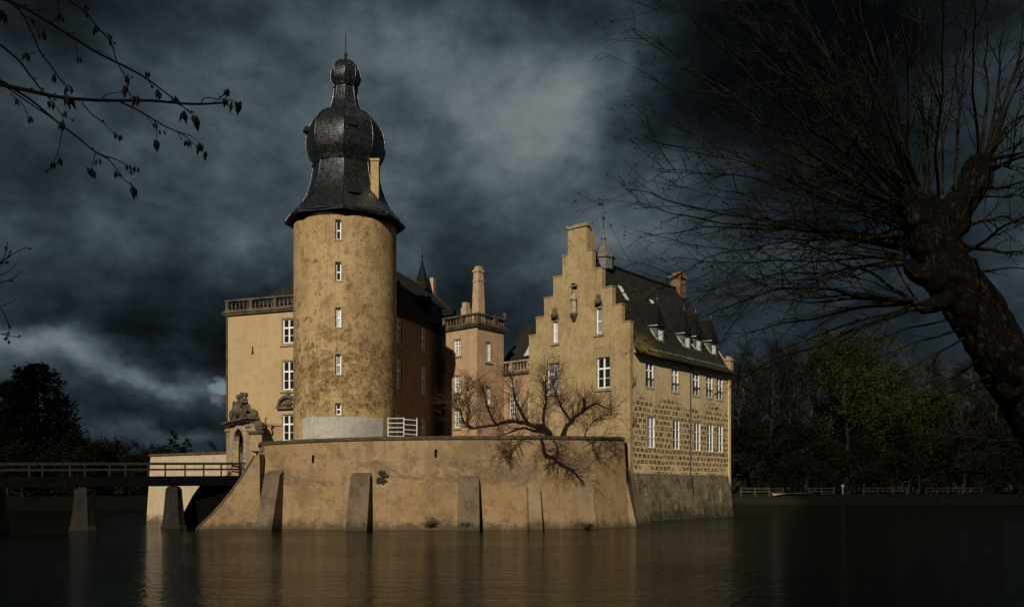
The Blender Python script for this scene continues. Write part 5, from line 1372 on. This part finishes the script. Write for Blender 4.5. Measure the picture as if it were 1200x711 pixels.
for i in range(12):
    px = -70+i*16; o = copy_tree(sp_[i % 2]); o.location = gz(px, rng.uniform(123,128)); s_ = rng.uniform(0.6,0.9); o.scale = (s_*1.3,s_*1.3,s_); o.rotation_euler = (0,0,rng.uniform(0,6))
# ------------------------------------------------------------------ far bank fences, post
def bank_fence(px0, px1, d, label, mat, step=2.2, h=1.15, deck=False):
    x0, x1 = (px0-600)/1000*d, (px1-600)/1000*d; z = ground_z((x0+x1)/2, d)
    t = thing('fence', ((x0+x1)/2, d, z), label, 'fence', 0); L = (x1-x0)/2
    r_ = MB()
    for zz in (0.55, h): r_.box(-L, L, -0.04, 0.04, zz-0.05, zz+0.05)
    r_.build('rail', M[mat], t)
    n = max(2, int(2*L/step))
    for i in range(n+1):
        p = MB(); x = -L+2*L*i/n; p.box(x-0.07,x+0.07,-0.07,0.07,-0.4,h+0.12); p.build('post', M[mat], t)
bank_fence(868,918,167.4,'low timber fence beside the house end on the far bank','fence_mat' if 'fence_mat' in M else 'stone_dark')
bank_fence(948,977,168.4,'pale wooden fence at the end of the sandy path','lead')
bank_fence(1012,1062,169,'dark low rail fence right of the white post','stone_dark')
bank_fence(1085,1150,170,'long dark rail fence at the foot of the wood','stone_dark')
wp = thing('marker_post', (0.3875*168.5, 168.5, ground_z(0.3875*168.5,168.5)), 'small white marker post on the far bank by the path', 'post')
m = MB(); m.box(-0.09,0.09,-0.09,0.09,-0.3,1.35); m.build('shaft', M['white_dull'], wp); m = MB(); m.box(-0.26,0.26,-0.06,0.06,1.353,1.85); m.build('plate', M['white_dull'], wp)

# weeds at the foot of the rampart
for i, (px, zz, lab) in enumerate(((507,0.25,'scraggy weed growing at the waterline between two grey buttresses'),(681,0.15,'low weed tuft at the foot of the smooth sloping buttress'),(545,0.2,'dark weed tuft at the foot of the middle grey buttress'))):
    s = s_at_px(px); base = rmap(s, 0.1 if i == 0 else 0.95, zz)+RO
    t = thing('weed', base, lab, 'plant'); w = MB(); rng = random.Random(60+i)
    for k in range(34): twig(w, (rng.uniform(-0.3,0.3),rng.uniform(-0.05,0),0), Vector((rng.uniform(-1,1),-0.4,rng.uniform(0.2,1.2))), rng.uniform(0.3,1.1 if i == 0 else 0.6), 0.02, 1, rng, -0.04, 3)
    w.build('stems', M['weed'], t)

# ------------------------------------------------------------------ sky, sun
SUN_EL, SUN_AZ = R(29), R(12.5)                       # sun stands behind the camera, to the left
sdir = Vector((-math.sin(SUN_AZ)*math.cos(SUN_EL), -math.cos(SUN_AZ)*math.cos(SUN_EL), math.sin(SUN_EL)))
sl = bpy.data.lights.new('sun', 'SUN'); sl.energy = 3.9; sl.angle = R(0.5); sl.color = (1.0, 0.92, 0.77)
so = bpy.data.objects.new('sun', sl); COL.objects.link(so); so.rotation_euler = (-sdir).to_track_quat('-Z', 'Y').to_euler(); so.location = sdir*200

# unseen blobs added to shade the wood, the left shore and the near bank
def shade_cloud(target, rx, ry, rz, alt, seed):
    c = Vector((target[0], target[1], 0)) + sdir*(alt/sdir.z)
    rng = random.Random(seed); m = MB(); n, k_ = 48, 20
    for q in range(1):
        rings = []
        for i in range(1, k_):
            th_ = PI*i/k_; row = []
            for j in range(n):
                d = Vector((math.sin(th_)*math.cos(2*PI*j/n), math.sin(th_)*math.sin(2*PI*j/n), math.cos(th_)))
                f = 1 + 0.22*noise.noise(d*1.6+Vector((seed,0,0))) + 0.12*noise.noise(d*4.5+Vector((seed,3,0))) + 0.06*noise.noise(d*11)
                row.append(m.vert((d.x*rx*f, d.y*ry*f, d.z*rz*f)))
            rings.append(row)
        a = m.vert((0,0,rz)); b_ = m.vert((0,0,-rz))
        for j in range(n):
            l = (j+1) % n; m.face((a, rings[0][j], rings[0][l]), None, True); m.face((b_, rings[-1][l], rings[-1][j]), None, True)
            for i in range(len(rings)-1): m.face((rings[i][j], rings[i+1][j], rings[i+1][l], rings[i][l]), None, True)
    o = m.build('shade_cloud', M['shade_cloud']); o.location = c; tag(o, 'added blob out of view behind the viewpoint, there to cast shade', kind='structure')
M['shade_cloud'] = simple('shade_cloud', (0.35,0.36,0.38), 1.0, 0.1, 0.01, 0.0, bump=0)
cnt_ = M['shade_cloud'].node_tree; ctr = cnt_.nodes.new('ShaderNodeBsdfTransparent'); ctr.inputs[0].default_value = (0.58,0.58,0.58,1); cmx = cnt_.nodes.new('ShaderNodeMixShader'); cmx.inputs[0].default_value = 0.95
cnt_.links.new(cnt_.nodes['Principled BSDF'].outputs[0], cmx.inputs[1]); cnt_.links.new(ctr.outputs[0], cmx.inputs[2]); cnt_.links.new(cmx.outputs[0], cnt_.nodes['Material Output'].inputs['Surface'])
SHADE_CLOUDS = [((140,196), 100, 62, 18, 260, 3.0), ((-92,128), 62, 52, 16, 260, 7.0), ((10,6), 42, 24, 9, 200, 11.0)]
for cl in SHADE_CLOUDS: shade_cloud(*cl)

w = bpy.data.worlds.new('World'); scene.world = w; w.use_nodes = True
nt = w.node_tree; b = NB(nt); bg = nt.nodes['Background']
sky = b.n('ShaderNodeTexSky', sky_type='NISHITA'); sky.sun_disc = False; sky.sun_elevation = SUN_EL; sky.sun_rotation = math.atan2(sdir.x, sdir.y)
gen = b.n('ShaderNodeTexCoord').outputs['Generated']
nrm = b.n('ShaderNodeVectorMath', operation='NORMALIZE'); b.link(gen, nrm.inputs[0]); dirv = nrm.outputs[0]
dx, dy, dzz = b.sep(dirv)
az = b.math('ARCTAN2', dx, dy); el = b.math('ARCSINE', dzz)
# warp so that the cloud masses get ragged outlines
wn = b.noise(b.scale(dirv, (1,1,1.6)), 3.4, 6, 0.58, 0.0, True); wr_, wg_, wb_ = b.sep(wn)
azw = b.math('ADD', az, b.math('MULTIPLY', b.math('SUBTRACT', wr_, 0.5), 0.34))
elw = b.math('ADD', el, b.math('MULTIPLY', b.math('SUBTRACT', wg_, 0.5), 0.17))
def blob(px, py, sx, sy, amp):
    a0 = math.atan((px-600)/1000); e0 = math.atan((572-py)/1000*math.cos(a0))
    sa, se = sx/1000, sy/1000
    qa = b.math('POWER', b.math('ABSOLUTE', b.math('DIVIDE', b.math('SUBTRACT', azw, a0), sa)), 2)
    qe = b.math('POWER', b.math('ABSOLUTE', b.math('DIVIDE', b.math('SUBTRACT', elw, e0), se)), 2)
    return b.math('MULTIPLY', b.math('EXPONENT', b.math('MULTIPLY', b.math('ADD', qa, qe), -1.0)), amp)
SKYB = [(655,125,85,50,0.25),(700,205,80,50,0.15),(560,120,60,50,0.08),(280,190,180,110,0.12),(610,215,60,50,0.06),(40,20,140,60,-0.10),
        (110,350,210,50,-0.20),(150,392,160,16,-0.10),(420,400,170,60,-0.20),(560,330,90,80,-0.22),(55,418,110,17,0.26),(195,442,85,13,0.36),(140,482,140,17,-0.16),(225,496,60,12,0.24),
        (910,70,170,130,-0.32),(780,50,90,80,-0.12),(1050,130,160,150,-0.20),(820,310,120,80,0.03),(960,320,150,60,0.03),(1160,150,60,70,0.06),(-30,60,100,140,-0.08),(480,10,220,50,-0.08)]
tot = 0.525
acc = None
for q in SKYB:
    v = blob(*q); acc = v if acc is None else b.math('ADD', acc, v)
n1 = b.noise(b.scale(dirv, (1,1,1.7), (1.7,0.4,0.2)), 4.2, 9, 0.58, 0.0); n2 = b.noise(b.scale(dirv, (1,1,1.5), (3,1,0)), 11, 8, 0.62, 0.0)
n5 = b.noise(b.scale(dirv, (1,1,1.35), (6,3,2)), 6.5, 9, 0.60, 0.0)
bil = b.math('MULTIPLY', b.math('SUBTRACT', b.math('ABSOLUTE', b.math('SUBTRACT', n5, 0.5)), 0.09), 0.65)
acc = b.math('ADD', acc, bil)
val = b.math('ADD', b.math('ADD', acc, tot), b.math('ADD', b.math('MULTIPLY', b.math('SUBTRACT', n1, 0.5), 0.95), b.math('MULTIPLY', b.math('SUBTRACT', n2, 0.5), 0.30)))
rmp = b.n('ShaderNodeValToRGB'); b.link(val, rmp.inputs[0])
cr = rmp.color_ramp; cr.interpolation = 'B_SPLINE'
stops = [(0.0,(0.008,0.013,0.018)),(0.24,(0.036,0.060,0.078)),(0.46,(0.185,0.290,0.365)),(0.64,(0.55,0.79,0.93)),(0.82,(1.36,1.70,1.86)),(1.0,(2.4,2.5,2.5))]
stops = [(p, tuple(x/2.5 for x in c)) for p, c in stops]
cr.elements[0].position = stops[0][0]; cr.elements[0].color = (*stops[0][1],1); cr.elements[1].position = 1.0; cr.elements[1].color = (*stops[-1][1],1)
for p, c in stops[1:-1]:
    e_ = cr.elements.new(p); e_.color = (*c, 1)
# a rent in the clouds low on the left: blue sky and one sunlit white puff
def spot(px, py, sx, sy, jit):
    a0 = math.atan((px-600)/1000); e0 = math.atan((572-py)/1000*math.cos(a0))
    ja = b.math('ADD', az, b.math('MULTIPLY', b.math('SUBTRACT', n2, 0.5), jit)); je = b.math('ADD', el, b.math('MULTIPLY', b.math('SUBTRACT', n1, 0.5), jit))
    qa = b.math('POWER', b.math('ABSOLUTE', b.math('DIVIDE', b.math('SUBTRACT', ja, a0), sx/1000)), 2); qe = b.math('POWER', b.math('ABSOLUTE', b.math('DIVIDE', b.math('SUBTRACT', je, e0), sy/1000)), 2)
    return b.math('EXPONENT', b.math('MULTIPLY', b.math('ADD', qa, qe), -1.0))
n3 = b.noise(b.scale(dirv, (1,1,1.3), (5,2,1)), 55, 5, 0.62)
base_ = b.mix(1.0, rmp.outputs[0], (2.5,2.5,2.5), 'MULTIPLY')
blue = b.math('MULTIPLY', spot(266,458,22,10,0.05), b.mapr(n3, 0.35, 0.6, 0.4, 1.0))
fin_ = b.mix(b.mapr(blue, 0.2, 0.7, 0, 0.85), base_, b.mix(1.0, sky.outputs[0], (0.4,0.4,0.4), 'MULTIPLY'))
puff = b.math('ADD', spot(258,478,15,12,0.06), b.math('MULTIPLY', b.math('SUBTRACT', n3, 0.5), 1.9))
fin_ = b.mix(b.mapr(puff, 0.5, 1.3, 0.0, 0.6), fin_, (1.9,2.1,2.2))
b.link(fin_, bg.inputs['Color']); bg.inputs['Strength'].default_value = 0.10

# ------------------------------------------------------------------ render look
vs = scene.view_settings; vs.view_transform = 'Standard'; vs.look = 'None'; vs.exposure = 0.0; vs.gamma = 1.0; vs.use_curve_mapping = False
scene.cycles.max_bounces = 6
